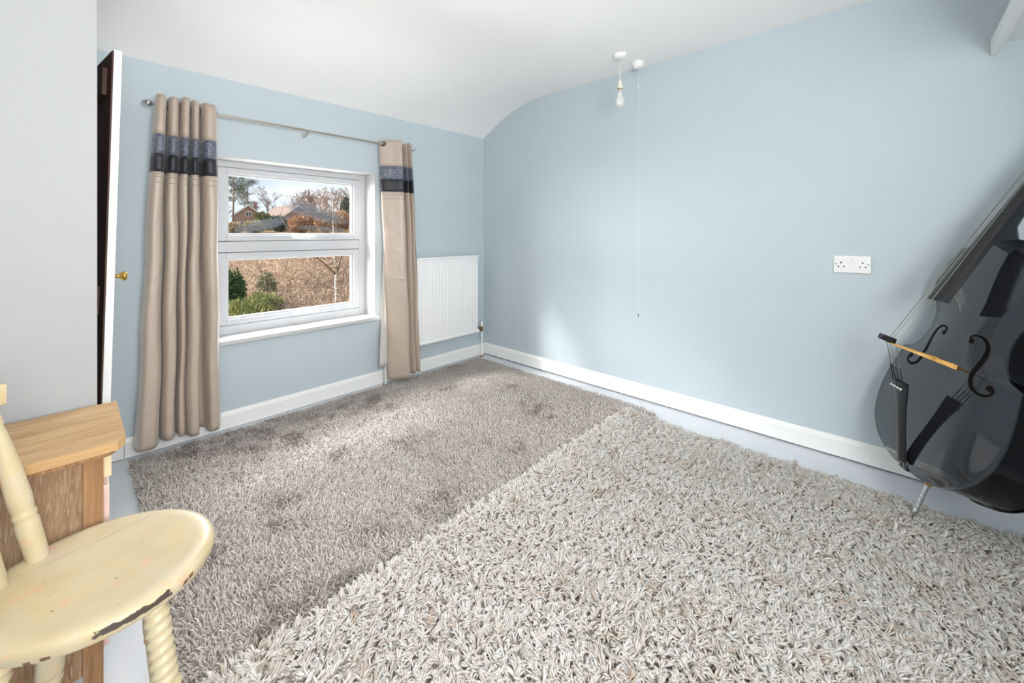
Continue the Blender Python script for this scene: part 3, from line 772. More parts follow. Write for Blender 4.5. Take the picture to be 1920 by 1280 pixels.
# first rug, by the window: short dense pile
R1 = (0.190, 2.515, 1.10, 2.765)
rug1 = empty('shaggy_rug', ((R1[0] + R1[1]) / 2, (R1[2] + R1[3]) / 2, 0.0)); o1 = np.array([*rug1.location])
M_BACKING = plain('rug_backing', (176, 166, 156), 0.95, var=0.1, scale=80)
MB().box((R1[0] - o1[0], R1[2] - o1[1], 0.0), (R1[1] - o1[0], R1[3] - o1[1], 0.008), 0.003).build('backing', M_BACKING, rug1)
x, y = jgrid(R1[0] + 0.004, R1[1] - 0.004, R1[2] + 0.004, R1[3] - 0.004, 0.0082)
keep = (y > 1.20) | (RNG.random(len(x)) < 0.3)
x, y = x[keep], y[keep]; N = len(x)
nA = vnoise(x, y, 0.16, 1); nB = vnoise(x, y, 0.055, 2); nC = vnoise(x, y, 0.45, 3); nD = vnoise(x, y, 0.028, 8)
lay = np.clip(0.15 + 0.55 * nA + 0.35 * nC + 0.9 * (nD - 0.5) + RNG.normal(0, 0.22, N), 0.0, 1.0)      # how far the pile lies over
phi = 2 * math.pi * 0.55 * vnoise(x, y, 0.5, 4) + RNG.normal(0, 1.15, N)
ex = np.where(x - R1[0] < 0.03, -1.0, 0) + np.where(R1[1] - x < 0.03, 1.0, 0); ey = np.where(R1[3] - y < 0.03, 1.0, 0)
edge = (np.abs(ex) + np.abs(ey)) > 0
phi = np.where(edge, np.arctan2(ey, ex) + RNG.normal(0, 0.5, N), phi)
th0 = 0.35 * lay + 0.1 * RNG.random(N); th1 = 0.35 + 1.15 * lay + 0.35 * RNG.random(N)
L = 0.025 * (0.70 + 0.25 * nB + 0.55 * RNG.random(N))
patch = np.clip((0.55 * nA + 0.45 * nC - 0.52) * 5, 0, 1) * np.clip((nB - 0.3) * 2, 0, 1)  # darker tone patches painted in for the shade of opened pile
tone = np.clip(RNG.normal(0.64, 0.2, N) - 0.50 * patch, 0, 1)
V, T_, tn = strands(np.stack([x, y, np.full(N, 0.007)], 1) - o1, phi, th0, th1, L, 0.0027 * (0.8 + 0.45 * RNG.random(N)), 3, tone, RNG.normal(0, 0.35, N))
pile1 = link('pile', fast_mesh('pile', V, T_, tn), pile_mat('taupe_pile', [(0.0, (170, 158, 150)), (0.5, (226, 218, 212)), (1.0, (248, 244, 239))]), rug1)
pile1['kind'] = 'stuff'
tag(rug1, 'short piled taupe grey rug under the window, partly beneath the shaggier cream rug', 'rug')

# second rug, lying over the first: long shaggy tufts
R2 = (0.200, 2.395, -0.58, 1.245)
rug2 = empty('shaggy_rug', ((R2[0] + R2[1]) / 2, (R2[2] + R2[3]) / 2, 0.0)); o2 = np.array([*rug2.location])
MB().box((R2[0] - o2[0], 1.09 - o2[1], 0.0215), (R2[1] - o2[0], R2[3] - o2[1], 0.0285), 0.003)
rowsb = []
for yy, zz in ((R2[3], 0.026), (1.16, 0.026), (1.10, 0.020), (1.02, 0.008), (0.92, 0.006), (R2[2], 0.006)):
    rowsb.append([(xx - o2[0], yy - o2[1], zz) for xx in np.linspace(R2[0], R2[1], 12)])
mb = MB(); mb.grid(rowsb); bk = mb.build('backing', M_BACKING, rug2)
md = bk.modifiers.new('thickness', 'SOLIDIFY'); md.thickness = 0.006; md.offset = -1
x, y = jgrid(R2[0] + 0.006, R2[1] - 0.006, R2[2] + 0.006, R2[3] - 0.006, 0.0128)
dep = x * math.cos(YAW) + y * math.sin(YAW)
keep = (dep > 0.88) | (RNG.random(len(x)) < 0.33)
x, y = x[keep], y[keep]; N = len(x)
zb = np.interp(y, [-1, 0.92, 1.02, 1.10, 1.16, 2], [0.006, 0.006, 0.008, 0.020, 0.026, 0.026])
phiT = 2 * math.pi * (0.8 * vnoise(x, y, 0.30, 5) + 0.35 * vnoise(x, y, 0.08, 6)) + RNG.normal(0, 1.2, N)
ex = np.where(x - R2[0] < 0.03, -1.0, 0) + np.where(R2[1] - x < 0.03, 1.0, 0); ey = np.where(R2[3] - y < 0.03, 1.0, 0) - np.where(y - R2[2] < 0.03, 1.0, 0)
edge = (np.abs(ex) + np.abs(ey)) > 0
phiT = np.where(edge, np.arctan2(ey, ex) + RNG.normal(0, 0.6, N), phiT)
layT = np.clip(0.42 + 0.6 * vnoise(x, y, 0.06, 7) + RNG.normal(0, 0.2, N), 0, 1.15); LT = 0.040 * (0.7 + 0.5 * RNG.random(N)) * np.where(edge, 0.85, 1)
lump = vnoise(x, y, 0.075, 31) * 0.6 + vnoise(x, y, 0.03, 32) * 0.4
LT = LT * (0.72 + 0.62 * lump)
toneT = np.clip(RNG.normal(0.66, 0.17, N) - 0.55 * np.clip((lump - 0.55) * 3.2, 0, 1) * RNG.random(N), 0, 1)
curlT = RNG.normal(0, 0.45, N)
Vs, Ts, Tn, off_ = [], [], [], 0
PER = 5
for k in range(PER):
    bx_ = np.stack([x + RNG.normal(0, 0.0028, N), y + RNG.normal(0, 0.0028, N), zb + 0.0], 1) - o2
    V, T_, tn = strands(bx_, phiT + RNG.normal(0, 0.26, N), 0.15 + 0.3 * layT + 0.1 * RNG.random(N), 0.75 + 0.85 * layT + RNG.normal(0, 0.25, N), LT * (0.85 + 0.3 * RNG.random(N)),
                        np.full(N, 0.0030) * (0.8 + 0.4 * RNG.random(N)), 3, np.clip(toneT + RNG.normal(0, 0.10, N), 0, 1), curlT + RNG.normal(0, 0.12, N))
    Vs.append(V); Ts.append(T_ + off_); Tn.append(tn); off_ += len(V)
pile2 = link('pile', fast_mesh('pile', np.concatenate(Vs), np.concatenate(Ts), np.concatenate(Tn)), pile_mat('cream_pile', [(0.0, (224, 207, 190)), (0.4, (247, 241, 234)), (1.0, (255, 254, 252))]), rug2)
pile2['kind'] = 'stuff'
tag(rug2, 'long haired cream shaggy rug under the double bass, lying over the taupe rug', 'rug')

# ------------------------------------------------------------------ black double bass leaning in the corner
BS = 1.392
M_LACQ = plain('black_gloss_lacquer', (34, 36, 41), 0.05, coat=0.55, spec=0.5)
M_RIB = plain('darkened_rib_lacquer', (9, 9, 11), 0.09, spec=0.28)  # same lacquer, darkened to imitate the dark reflection on the ribs
M_EBONY = plain('satin_ebony', (34, 34, 37), 0.38)
M_FHOLE = plain('dark_f_hole', (8, 6, 5), 0.6, spec=0.1)
M_FRIM = plain('brown_f_hole_edge', (62, 34, 18), 0.5, spec=0.2)
M_BRIDGE = wood('maple_bridge', (196, 140, 66), (222, 170, 92), (236, 192, 118), (20, 20, 6), 0.0, 0.35)
M_STRING = plain('wound_steel_string', (150, 144, 134), 0.35, 0.9)
M_SILK = plain('black_string_winding', (30, 30, 34), 0.7)
bass = empty('double_bass')
sv, av, nv = Vector((-0.87803, -0.47847, -0.01269)), Vector((0.14966, -0.30050, 0.94197)), Vector((-0.45447, 0.82517, 0.33544))
wv = Vector((0.4122861462613955, -1.5590251586866952, -2.2194103176664646))
Rm = Matrix.Rotation(wv.length, 4, wv.normalized())
bass.matrix_world = Matrix.Translation((2.2445, -0.0254, 0.1984)) @ Rm @ Matrix.Scale(BS, 4)
OUT = [(0.0165, 0.0), (0.0170, 0.030), (0.0195, 0.062), (0.026, 0.090), (0.040, 0.128), (0.060, 0.160), (0.090, 0.1885), (0.133, 0.211), (0.186, 0.2205), (0.233, 0.2190), (0.280, 0.2115), (0.318, 0.2030), (0.338, 0.2005),
       (0.344, 0.1850), (0.352, 0.1640), (0.376, 0.1440), (0.411, 0.1310), (0.445, 0.1290), (0.475, 0.1360), (0.497, 0.1490), (0.512, 0.1660), (0.520, 0.1800), (0.528, 0.1830), (0.560, 0.1830), (0.600, 0.1770), (0.640, 0.1640), (0.672, 0.1400), (0.692, 0.1050), (0.702, 0.0650), (0.708, 0.030), (0.709, 0.0)]
def dense(seg):
    out = []
    for i in range(len(seg)):
        out.append(seg[i])
    return out
# smooth each stretch between corners
def stretch(i0, i1, n): return catmull(OUT[i0:i1 + 1], n)
half = np.concatenate([stretch(0, 12, 44)[:-1], stretch(12, 22, 34)[:-1], stretch(22, 30, 30)])   # (a, s)
def wid(a): return float(np.interp(a, half[:, 0], half[:, 1]))
def archf(c, a):
    la = max(0.0, 1 - abs((a - 0.363) / 0.347) ** 3)
    return 0.021 * (max(0.0, 1 - c * c)) ** 1.25 * la ** 0.7
def plate(sign, n0):
    mb = MB(); rows = []
    for a, wd in half:
        rows.append([(wd * c, a, n0 + sign * archf(c, a)) for c in [math.sin(math.pi / 2 * k / 20) for k in range(-20, 21)]])
    mb.grid(rows)
    # rim
    loop = [(wd, a) for a, wd in half] + [(-wd, a) for a, wd in reversed(half)]
    m = len(loop)
    vs = [(s, a, n0) for s, a in loop] + [(s, a, n0 - sign * 0.0045) for s, a in loop]
    mb.add(vs, [(i, (i + 1) % m, (i + 1) % m + m, i + m) for i in range(m)])
    return mb
body = plate(1, 0.0).build('top_plate', M_LACQ, bass, auto=60)
plate(-0.35, -0.122).build('back_plate', M_LACQ, bass, auto=60)
loop = [(max(0, wd - 0.0045), a + (0.0035 if a < 0.05 else (-0.0035 if a > 0.68 else 0))) for a, wd in half]; loop = loop + [(-s, a) for s, a in reversed(loop)]
mb = MB(); mb.grid([[(s, a, -0.003) for s, a in loop], [(s, a, -0.121) for s, a in loop]], close=True)
mb.build('ribs', M_RIB, bass, auto=50)
# f-holes: dark scroll openings with brown edges
fc = [(0.046, 0.415), (0.042, 0.428), (0.056, 0.4345), (0.074, 0.431), (0.0885, 0.414), (0.0925, 0.392), (0.0905, 0.368), (0.0880, 0.345), (0.0900, 0.322), (0.1010, 0.304), (0.1220, 0.2960), (0.1420, 0.3010), (0.1490, 0.3140), (0.1410, 0.3220)]
fw = [0.0060, 0.0040, 0.0048, 0.0066, 0.0088, 0.0106, 0.0112, 0.0112, 0.0106, 0.0090, 0.0068, 0.0052, 0.0046, 0.0075]
for sg in (-1, 1):
    pc = catmull(fc, 70); pw = np.interp(np.linspace(0, 1, 70), np.linspace(0, 1, len(fw)), fw)
    for nm, mat, grow, lift in (('f_hole_edge', M_FRIM, 0.0011, 0.0004), ('f_hole', M_FHOLE, 0.0, 0.0009)):
        rows = [[], [], []]
        mb = MB()
        for i in range(70):
            d = pc[min(i + 1, 69)] - pc[max(i - 1, 0)]; d = d / np.linalg.norm(d); nn = np.array((-d[1], d[0]))
            for j, q in enumerate((-1, 0, 1)):
                s_, a_ = pc[i] + nn * q * (pw[i] + grow) * 0.5 - (np.array((grow * 0.6, 0)) if nm == 'f_hole' else 0)
                rows[j].append((sg * s_, a_, archf(s_ / wid(a_), a_) + lift))
        mb.grid(rows)
        for (es, ea, er) in ((0.0475, 0.4165, 0.0062), (0.1390, 0.3190, 0.0075)):
            er += grow; ring = [(sg * (es + er * math.cos(t_ * math.pi / 10)), ea + er * math.sin(t_ * math.pi / 10)) for t_ in range(20)]
            mb.add([(s_, a_, archf(abs(s_) / wid(a_), a_) + lift + 0.0001) for s_, a_ in ring], [tuple(range(20))])
        mb.build(nm, mat, bass, True)
# neck, fingerboard, head
def fbn(a): return 0.0985 - 0.217 * (a - 0.492)
NUT = 1.02
rows = []
for k in range(16):
    a = 0.492 + (NUT - 0.492) * k / 15; hw = 0.0315 - 0.0165 * k / 15
    sec = [(-hw, -0.011), (-hw, 0.0)] + [(hw * c, 0.011 * (1 - c * c) * (hw / 0.0315)) for c in (-0.8, -0.55, -0.3, 0, 0.3, 0.55, 0.8)] + [(hw, 0.0), (hw, -0.011), (0, -0.006)]
    rows.append([(s_, a, fbn(a) + n_) for s_, n_ in sec])
mb = MB(); mb.grid(rows, close=True); mb.add(rows[0], [tuple(range(len(rows[0])))]); mb.add(rows[-1], [tuple(range(len(rows[0])))])
mb.build('fingerboard', M_EBONY, bass, auto=35)
rows = []
for k in range(14):
    a = 0.685 + (NUT + 0.02 - 0.685) * k / 13; hw = (0.026 - 0.011 * k / 13); dp = 0.030 + 0.07 * max(0, 1 - k / 2.5) ** 2
    rows.append([(hw * math.cos(q), a, fbn(a) - 0.010 - dp * math.sin(q)) for q in [math.pi * j / 12 for j in range(13)]])
mb = MB(); mb.grid(rows); mb.add(rows[0], [tuple(range(13))]); mb.add(rows[-1], [tuple(range(13))])
mb.build('neck', M_LACQ, bass, auto=45)
mb = MB(); zz = fbn(NUT)
mb.box((-0.017, NUT + 0.0, zz - 0.045), (0.017, NUT + 0.115, zz - 0.004), 0.004)
for s_ in (-1, 1):
    mb.lathe([(0.026, -0.002), (0.026, 0.004 if s_ > 0 else 0.004)], 24, Matrix.Translation((s_ * 0.014, NUT + 0.135, zz - 0.030)) @ Matrix.Rotation(math.pi / 2, 4, 'Y'))
mb.lathe([(0.022, -0.013), (0.022, 0.013)], 24, Matrix.Translation((0, NUT + 0.135, zz - 0.030)) @ Matrix.Rotation(math.pi / 2, 4, 'Y'))
mb.build('scroll', M_LACQ, bass, auto=40)
for k in range(4):
    s_ = -1 if k % 2 else 1
    mb = MB(); mb.tube([(s_ * 0.016, NUT + 0.02 + 0.024 * k, zz - 0.022), (s_ * 0.046, NUT + 0.02 + 0.024 * k, zz - 0.022)], 0.003, 10)
    mb.box((s_ * 0.046 - 0.003, NUT + 0.012 + 0.024 * k, zz - 0.036), (s_ * 0.046 + 0.003, NUT + 0.028 + 0.024 * k, zz - 0.008), 0.002)
    mb.build('tuning_peg', M_BRASS, bass, auto=40)
MB().box((-0.0155, NUT - 0.002, zz - 0.004), (0.0155, NUT + 0.004, zz + 0.016), 0.001).build('nut', M_EBONY, bass)
# bridge with two feet and waist
BA, BN = 0.339, 0.159
f0 = 0.0195
poly = [(-0.0445, f0 - 0.003), (-0.0445, f0 + 0.008), (-0.036, f0 + 0.016), (-0.030, f0 + 0.040), (-0.038, f0 + 0.056), (-0.036, f0 + 0.070), (-0.031, f0 + 0.085), (-0.0325, BN - 0.010), (-0.020, BN - 0.003), (0.0, BN), (0.020, BN - 0.003), (0.0325, BN - 0.012),
        (0.031, f0 + 0.085), (0.036, f0 + 0.070), (0.038, f0 + 0.056), (0.030, f0 + 0.040), (0.036, f0 + 0.016), (0.0445, f0 + 0.008), (0.0445, f0 - 0.003), (0.024, f0 - 0.001), (0.020, f0 + 0.016), (0.0, f0 + 0.026), (-0.020, f0 + 0.016), (-0.024, f0 - 0.001)]
mb = MB(); m = len(poly)
def bth(n_): return 0.0085 - 0.0062 * (n_ - f0) / (BN - f0)
vs = [(s_, BA - bth(n_), n_) for s_, n_ in poly] + [(s_, BA + bth(n_) * 0.5, n_) for s_, n_ in poly]
mb.add(vs, [tuple(range(m)), tuple(reversed(range(m, 2 * m)))] + [(i, (i + 1) % m, (i + 1) % m + m, i + m) for i in range(m)])
mb.build('bridge', M_BRIDGE, bass)
# tailpiece
rows = []
for k in range(20):
    t_ = k / 19; a = 0.033 + (0.248 - 0.033) * t_; nc = 0.016 + (0.096 - 0.016) * t_
    hw = float(np.interp(t_, [0, 0.15, 0.45, 0.7, 0.9, 1.0], [0.0165, 0.0170, 0.0165, 0.0195, 0.0270, 0.0285]))
    rows.append([(hw * c, a, nc + 0.006 * (1 - c * c)) for c in (-1, -0.6, -0.25, 0, 0.25, 0.6, 1)] + [(hw, a, nc - 0.005), (-hw, a, nc - 0.005)])
mb = MB(); mb.grid(rows, close=True); mb.add(rows[0], [tuple(range(9))]); mb.add(rows[-1], [tuple(range(9))])
tp = mb.build('tailpiece', M_EBONY, bass, auto=40)
MB().box((-0.028, 0.2405, 0.0985), (0.028, 0.2430, 0.1015), 0.0008).build('fret_bar', M_EBONY, tp)
SX = [(-0.024, -0.021, -0.012), (-0.008, -0.007, -0.004), (0.008, 0.007, 0.004), (0.024, 0.021, 0.012)]
for (st, sb, sn) in SX:
    MB().lathe([(0.0045, 0), (0.0050, 0.003), (0.003, 0.006), (0.0005, 0.0068)], 14, Matrix.Translation((st * 0.80, 0.226, 0.0905 + 0.0045))).build('string_ball', M_CHROME, tp, True)
    nb = BN - 0.010 * (sb / 0.022) ** 2
    pt = Vector((st * 0.85, 0.238, 0.0975)); pb = Vector((sb, BA, nb + 0.001)); mid = pt.lerp(pb, 0.42)
    MB().tube([pt, mid], 0.0014, 6).build('string_winding', M_SILK, bass)
    MB().tube([mid, pb, Vector((sn, NUT, fbn(NUT) + 0.0165))], 0.0009, 6).build('string', M_STRING, bass)
# tail gut, saddle, button, end pin
for s_ in (-1, 1):
    MB().tube([(s_ * 0.006, 0.040, 0.014), (s_ * 0.006, 0.018, 0.006), (s_ * 0.004, 0.013, -0.02), (0, 0.010, -0.06)], 0.0014, 6).build('tail_wire', M_CHROME, bass)
MB().box((-0.016, 0.0135, -0.002), (0.016, 0.022, 0.005), 0.001).build('saddle', M_EBONY, bass)
Mp = Matrix.Translation((0, 0.020, -0.065)) @ Matrix.Rotation(math.pi / 2, 4, 'X')
MB().lathe([(0.016, 0), (0.016, 0.006), (0.012, 0.010), (0.009, 0.020), (0.0075, 0.024)], 20, Mp).build('pin_collar', M_GOLD, bass, auto=40)
ep = MB().lathe([(0.0048, 0.020), (0.0048, 0.105), (0.0056, 0.107), (0.0056, 0.113), (0.0035, 0.122), (0.001, 0.129)], 16, Mp).build('end_pin', M_CHROME, bass, auto=40)
for q in (0.046, 0.062, 0.078, 0.092):
    MB().lathe([(0.0049, q), (0.0053, q + 0.001), (0.0053, q + 0.003), (0.0049, q + 0.004)], 16, Mp).build('pin_ring', M_STEEL, ep, auto=40)
# black rubber mute clipped on the strings by the bridge
mb = MB()
Mm = Matrix.Translation((-0.004, BA + 0.010, BN + 0.004))
for s_, dn in ((-0.012, 0.004), (0.010, 0.0)):
    mb.box((s_ - 0.010, -0.010, -0.010 + dn), (s_ + 0.010, 0.006, 0.012 + dn), 0.004, 2, Mm @ Matrix.Rotation(0.3 * (1 if s_ > 0 else -1), 4, 'Y'))
mb.box((-0.006, -0.006, -0.006), (0.006, 0.004, 0.006), 0.002, 2, Mm)
mb.build('mute', M_BLACK, bass, auto=40)
tag(bass, 'black gloss double bass with golden bridge leaning on the blue wall', 'double bass')

# ------------------------------------------------------------------ outside the window
def ground_z(x, y):
    r = np.hypot(x, y)
    return np.interp(r, [0, 22, 34, 50, 70, 95, 130, 200, 420], [-3.2, -3.2, -3.0, -2.2, -0.4, 1.2, 2.6, 5, 10])
t = NT('winter_field'); g = t.node('NewGeometry')
n1 = t.node('TexNoise', {'Vector': g.outputs['Position'], 'Scale': 0.35, 'Detail': 8.0, 'Roughness': 0.7})
n2 = t.node('TexNoise', {'Vector': g.outputs['Position'], 'Scale': 0.05, 'Detail': 3.0})
c1 = t.ramp(n1.outputs['Fac'], [(0.3, lin((92, 74, 56))), (0.5, lin((136, 112, 86))), (0.7, lin((164, 140, 108)))])
c2 = t.mixc(t.ramp(n2.outputs['Fac'], [(0.48, 0.0), (0.6, 0.6)]), c1, lin((150, 112, 72)))
p = t.node('BsdfPrincipled', {'Base Color': c2, 'Roughness': 1.0, 'Specular IOR Level': 0.1})
M_FIELD = t.done(p.outputs[0])
ys = np.concatenate([np.linspace(3.4, 60, 40), np.linspace(63, 420, 40)]); ax = np.linspace(-0.9, 1.6, 50)
rows = []
for yy in ys:
    rows.append([(yy * a + 6 * a, yy, float(ground_z(yy * a, yy)) + 0.25 * math.sin(yy * a * 0.3) * math.sin(yy * 0.21)) for a in ax])
mb = MB(); mb.grid(rows); gr = struct(mb.build('ground', M_FIELD, smooth=True))

def at_px(px, y):     # point in the direction of a picture column at world distance y, on the ground
    r = ray(px, HZ); x = y * r[0] / r[1]; return float(x), float(y), float(ground_z(x, y))

def tone_mat(name, stops, rough=0.9, trans=0.0):
    t = NT(name); a = t.node('Attribute', attribute_name='tone')
    col = t.ramp(a.outputs['Fac'], [(p_, lin(c_)) for p_, c_ in stops])
    p_ = t.node('BsdfPrincipled', {'Base Color': col, 'Roughness': rough, 'Specular IOR Level': 0.15})
    return t.done(p_.outputs[0])

def ribbons(base, d0, d1, L, wd, tone):
    """bent two-piece blades or twigs"""
    N = len(base); m = base + d0 * (L * 0.5)[:, None]; e = m + d1 * (L * 0.5)[:, None]
    sd = np.cross(d0, RNG.normal(size=(N, 3))); sd /= np.linalg.norm(sd, axis=1)[:, None] + 1e-9
    w_ = wd[:, None] * 0.5
    V = np.stack([base - sd * w_, base + sd * w_, m - sd * w_ * 0.8, m + sd * w_ * 0.8, e], 1).reshape(-1, 3)
    f = np.array([(0, 1, 3), (0, 3, 2), (2, 3, 4)])
    tri = (np.arange(N)[:, None, None] * 5 + f[None]).reshape(-1, 3)
    return V, tri, np.repeat(tone, 5)
def unit(v): return v / (np.linalg.norm(v, axis=1)[:, None] + 1e-9)

# tangled bare brambles and bracken over the rough field: nobody could count it
N = 130000
yy = 17 + (62 - 17) * RNG.random(N) ** 1.15; xx = yy * (0.0 + 0.78 * RNG.random(N))
mound = vnoise(xx, yy, 4.0, 21); mound2 = vnoise(xx, yy, 1.3, 22)
hgt = (0.3 + 1.7 * mound * mound2 + 0.4 * mound2)
zz = ground_z(xx, yy) + hgt * RNG.random(N) ** 0.6
d0 = unit(np.stack([RNG.normal(0, 1, N), RNG.normal(0, 1, N), 0.5 + RNG.normal(0, 0.7, N)], 1)); d1 = unit(d0 + RNG.normal(0, 0.6, (N, 3)) + np.array([0, 0, -0.3]))
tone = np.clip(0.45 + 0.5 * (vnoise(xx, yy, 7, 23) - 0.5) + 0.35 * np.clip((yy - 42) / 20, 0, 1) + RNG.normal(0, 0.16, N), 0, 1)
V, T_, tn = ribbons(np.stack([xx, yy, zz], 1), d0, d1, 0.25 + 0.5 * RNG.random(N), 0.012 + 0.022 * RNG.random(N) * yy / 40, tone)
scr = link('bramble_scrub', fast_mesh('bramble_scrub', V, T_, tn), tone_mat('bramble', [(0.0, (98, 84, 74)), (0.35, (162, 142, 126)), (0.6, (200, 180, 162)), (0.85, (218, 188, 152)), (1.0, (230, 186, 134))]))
scr['kind'] = 'stuff'; tag(scr, 'tangled brown bare brambles covering the field beyond the window', 'scrub')

def bush(label, px, y, w_, h_, stops, n_, blade, name='evergreen_bush', group=None, up=0.4):
    x_, y_, z_ = at_px(px, y)
    o = empty(name, (x_, y_, z_))
    d = unit(RNG.normal(size=(n_, 3))); r = RNG.random(n_) ** 0.35
    b = d * r[:, None] * np.array([w_ / 2, w_ / 2, h_ / 2]) * (0.75 + 0.5 * vnoise(d[:, 0] * 3 + 5, d[:, 2] * 3 + d[:, 1] * 2 + 7, 0.8, int(px)))[:, None]
    b[:, 2] += h_ / 2; b[:, 2] = np.maximum(b[:, 2], 0.02)
    d0 = unit(d * 0.6 + RNG.normal(0, 0.5, (n_, 3)) + np.array([0, 0, up])); d1 = unit(d0 + RNG.normal(0, 0.4, (n_, 3)))
    tone = np.clip(RNG.normal(0.5, 0.25, n_), 0, 1)
    V, T_, tn = ribbons(b, d0, d1, blade[0] * (0.6 + 0.8 * RNG.random(n_)), np.full(n_, blade[1]), tone)
    f = link('foliage', fast_mesh('foliage', V, T_, tn), tone_mat(name + '_leaves', stops), o); f['kind'] = 'stuff'
    MB().tube([(0, 0, 0), (0.05, 0.02, h_ * 0.6)], [0.05, 0.02], 8).build('stem', M_BARK, o)
    tag(o, label, 'bush', group); return o
M_BARK = plain('grey_brown_bark', (132, 120, 110), 0.95, var=0.3, scale=3)
GR = [(0.0, (44, 60, 34)), (0.5, (84, 108, 54)), (1.0, (134, 156, 84))]
bush('tall dark green ivy clad bush at the near edge of the field', 426, 21.5, 1.3, 2.7, [(0.0, (30, 48, 32)), (0.5, (58, 86, 50)), (1.0, (104, 132, 74))], 5000, (0.14, 0.07))
bush('low bright yellow green bush beside the ivy clad bush', 452, 20.5, 2.3, 1.5, [(0.0, (90, 96, 56)), (0.5, (144, 150, 90)), (1.0, (190, 190, 128))], 4500, (0.22, 0.035), 'grassy_bush')
bush('small bright green bush between the yellow green bush and the birch', 494, 21.5, 1.6, 1.5, [(0.0, (96, 102, 60)), (0.5, (150, 158, 96)), (1.0, (194, 196, 134))], 3500, (0.2, 0.035), 'grassy_bush')
bush('dull olive holly bush among the brown brambles', 500, 26, 1.0, 2.0, [(0.0, (96, 98, 80)), (0.5, (138, 136, 110)), (1.0, (170, 162, 134))], 1800, (0.13, 0.07))

def tree_mesh(h, spread, levels, seed, r0, lean=0.0, minr=0.02, nch=(3, 4), first=0.3, pine=False, upb=0.35, wig=0.15):
    rs = random.Random(seed); V = []; F = []
    def seg_tube(pts, rs_, sides):
        base = len(V); m = len(pts); ref = None
        for i, p in enumerate(pts):
            d = (pts[min(i + 1, m - 1)] - pts[max(i - 1, 0)]).normalized()
            if ref is None: ref = d.orthogonal().normalized()
            ref = (ref - d * ref.dot(d)).normalized(); q = d.cross(ref)
            for j in range(sides):
                a = 2 * math.pi * j / sides; V.append(tuple(p + ref * rs_[i] * math.cos(a) + q * rs_[i] * math.sin(a)))
        for i in range(m - 1):
            for j in range(sides):
                j2 = (j + 1) % sides; F.append((base + i * sides + j, base + i * sides + j2, base + (i + 1) * sides + j2, base + (i + 1) * sides + j))
    def grow(p, d, L, r, lev):
        n = 4 if lev == 0 else 3; pts = [p]; rr = [r]; dd = d.copy()
        for k in range(n):
            dd = (dd + Vector((rs.gauss(0, wig), rs.gauss(0, wig), rs.gauss(0, wig * 0.6) + 0.06)) * (0.5 if lev == 0 else 1)).normalized()
            pts.append(pts[-1] + dd * L / n); rr.append(max(minr * 0.7, r * (1 - 0.62 * (k + 1) / n)))
        seg_tube(pts, rr, 6 if lev == 0 else (4 if lev < 2 else 3))
        if lev >= levels: return
        nb = rs.randint(*nch) + (3 if lev == 0 else 0)
        for b in range(nb):
            t_ = (first if lev == 0 else 0.25) + (1 - (first if lev == 0 else 0.25)) * (b + rs.random()) / nb
            u = min(t_ * n, n - 1e-3); i = int(u); q = pts[i].lerp(pts[i + 1], u - i)
            az = rs.random() * 6.283; side = Vector((math.cos(az), math.sin(az), 0))
            nd = (dd * 0.55 + side * spread * (1.0 if lev < 2 else 0.8) + Vector((0, 0, upb))).normalized()
            grow(q, nd, L * rs.uniform(0.42, 0.62) * (1.15 - 0.4 * t_ if lev == 0 else 1), max(minr, rr[i] * 0.55), lev + 1)
    grow(Vector((0, 0, -0.2)), Vector((lean, 0, 1)).normalized(), h * 0.72, r0, 0)
    me = bpy.data.meshes.new('branches'); me.from_pydata(V, [], F); me.update(); return me

M_TWIG = plain('bare_twigs', (128, 116, 108), 0.95, var=0.25, scale=0.8)
M_TWIG2 = plain('russet_twigs', (142, 122, 108), 0.95, var=0.25, scale=0.8)
# silver birch close to the window
t = NT('birch_bark'); g = t.node('TexCoord'); m = t.node('Mapping', {'Vector': g.outputs['Object'], 'Scale': (4, 4, 12)})
n1 = t.node('TexNoise', {'Vector': m.outputs[0], 'Scale': 1.2, 'Detail': 4.0})
p = t.node('BsdfPrincipled', {'Base Color': t.ramp(n1.outputs['Fac'], [(0.36, lin((86, 76, 66))), (0.46, lin((206, 198, 184))), (0.7, lin((226, 220, 208)))]), 'Roughness': 0.8})
M_BIRCH = t.done(p.outputs[0])
bx_, by_, bz_ = at_px(629.5, 20.5)
bt = empty('birch_tree', (bx_, by_, bz_))
mb = MB(); mb.tube([(0, 0, -0.1), (0.02, 0, 1.2), (-0.02, 0, 2.0), (0.05, 0, 2.4)], [0.058, 0.052, 0.05, 0.05], 10)
mb.tube([(0.05, 0, 2.35), (-0.02, 0.1, 3.2), (-0.08, 0.1, 4.4), (-0.1, 0.1, 6.0)], [0.045, 0.04, 0.034, 0.015], 8)
mb.build('trunk', M_BIRCH, bt, True)
M_BBR = plain('birch_branch_bark', (126, 108, 90), 0.9, var=0.25, scale=4)
def limb(pts, rr, sub, seed):
    mb = MB(); mb.tube(pts, rr, 7); rs = random.Random(seed)
    for k in range(sub):
        i = rs.randint(0, len(pts) - 2); q = Vector(pts[i]).lerp(Vector(pts[i + 1]), rs.random())
        d = Vector((rs.uniform(-1, 1), rs.uniform(-1, 1), rs.uniform(-0.1, 0.9))).normalized(); L_ = rs.uniform(0.5, 1.3)
        e = q + d * L_; mb.tube([q, q.lerp(e, 0.5) + Vector((0, 0, 0.05)), e], [0.012, 0.009, 0.004], 4, False)
        for j in range(2):
            f_ = q.lerp(e, rs.random()); e2 = f_ + Vector((rs.uniform(-1, 1), rs.uniform(-1, 1), rs.uniform(-0.4, 0.6))).normalized() * L_ * 0.5
            mb.tube([f_, e2], [0.008, 0.004], 3, False)
    return mb.build('branch', M_BBR, bt, True)
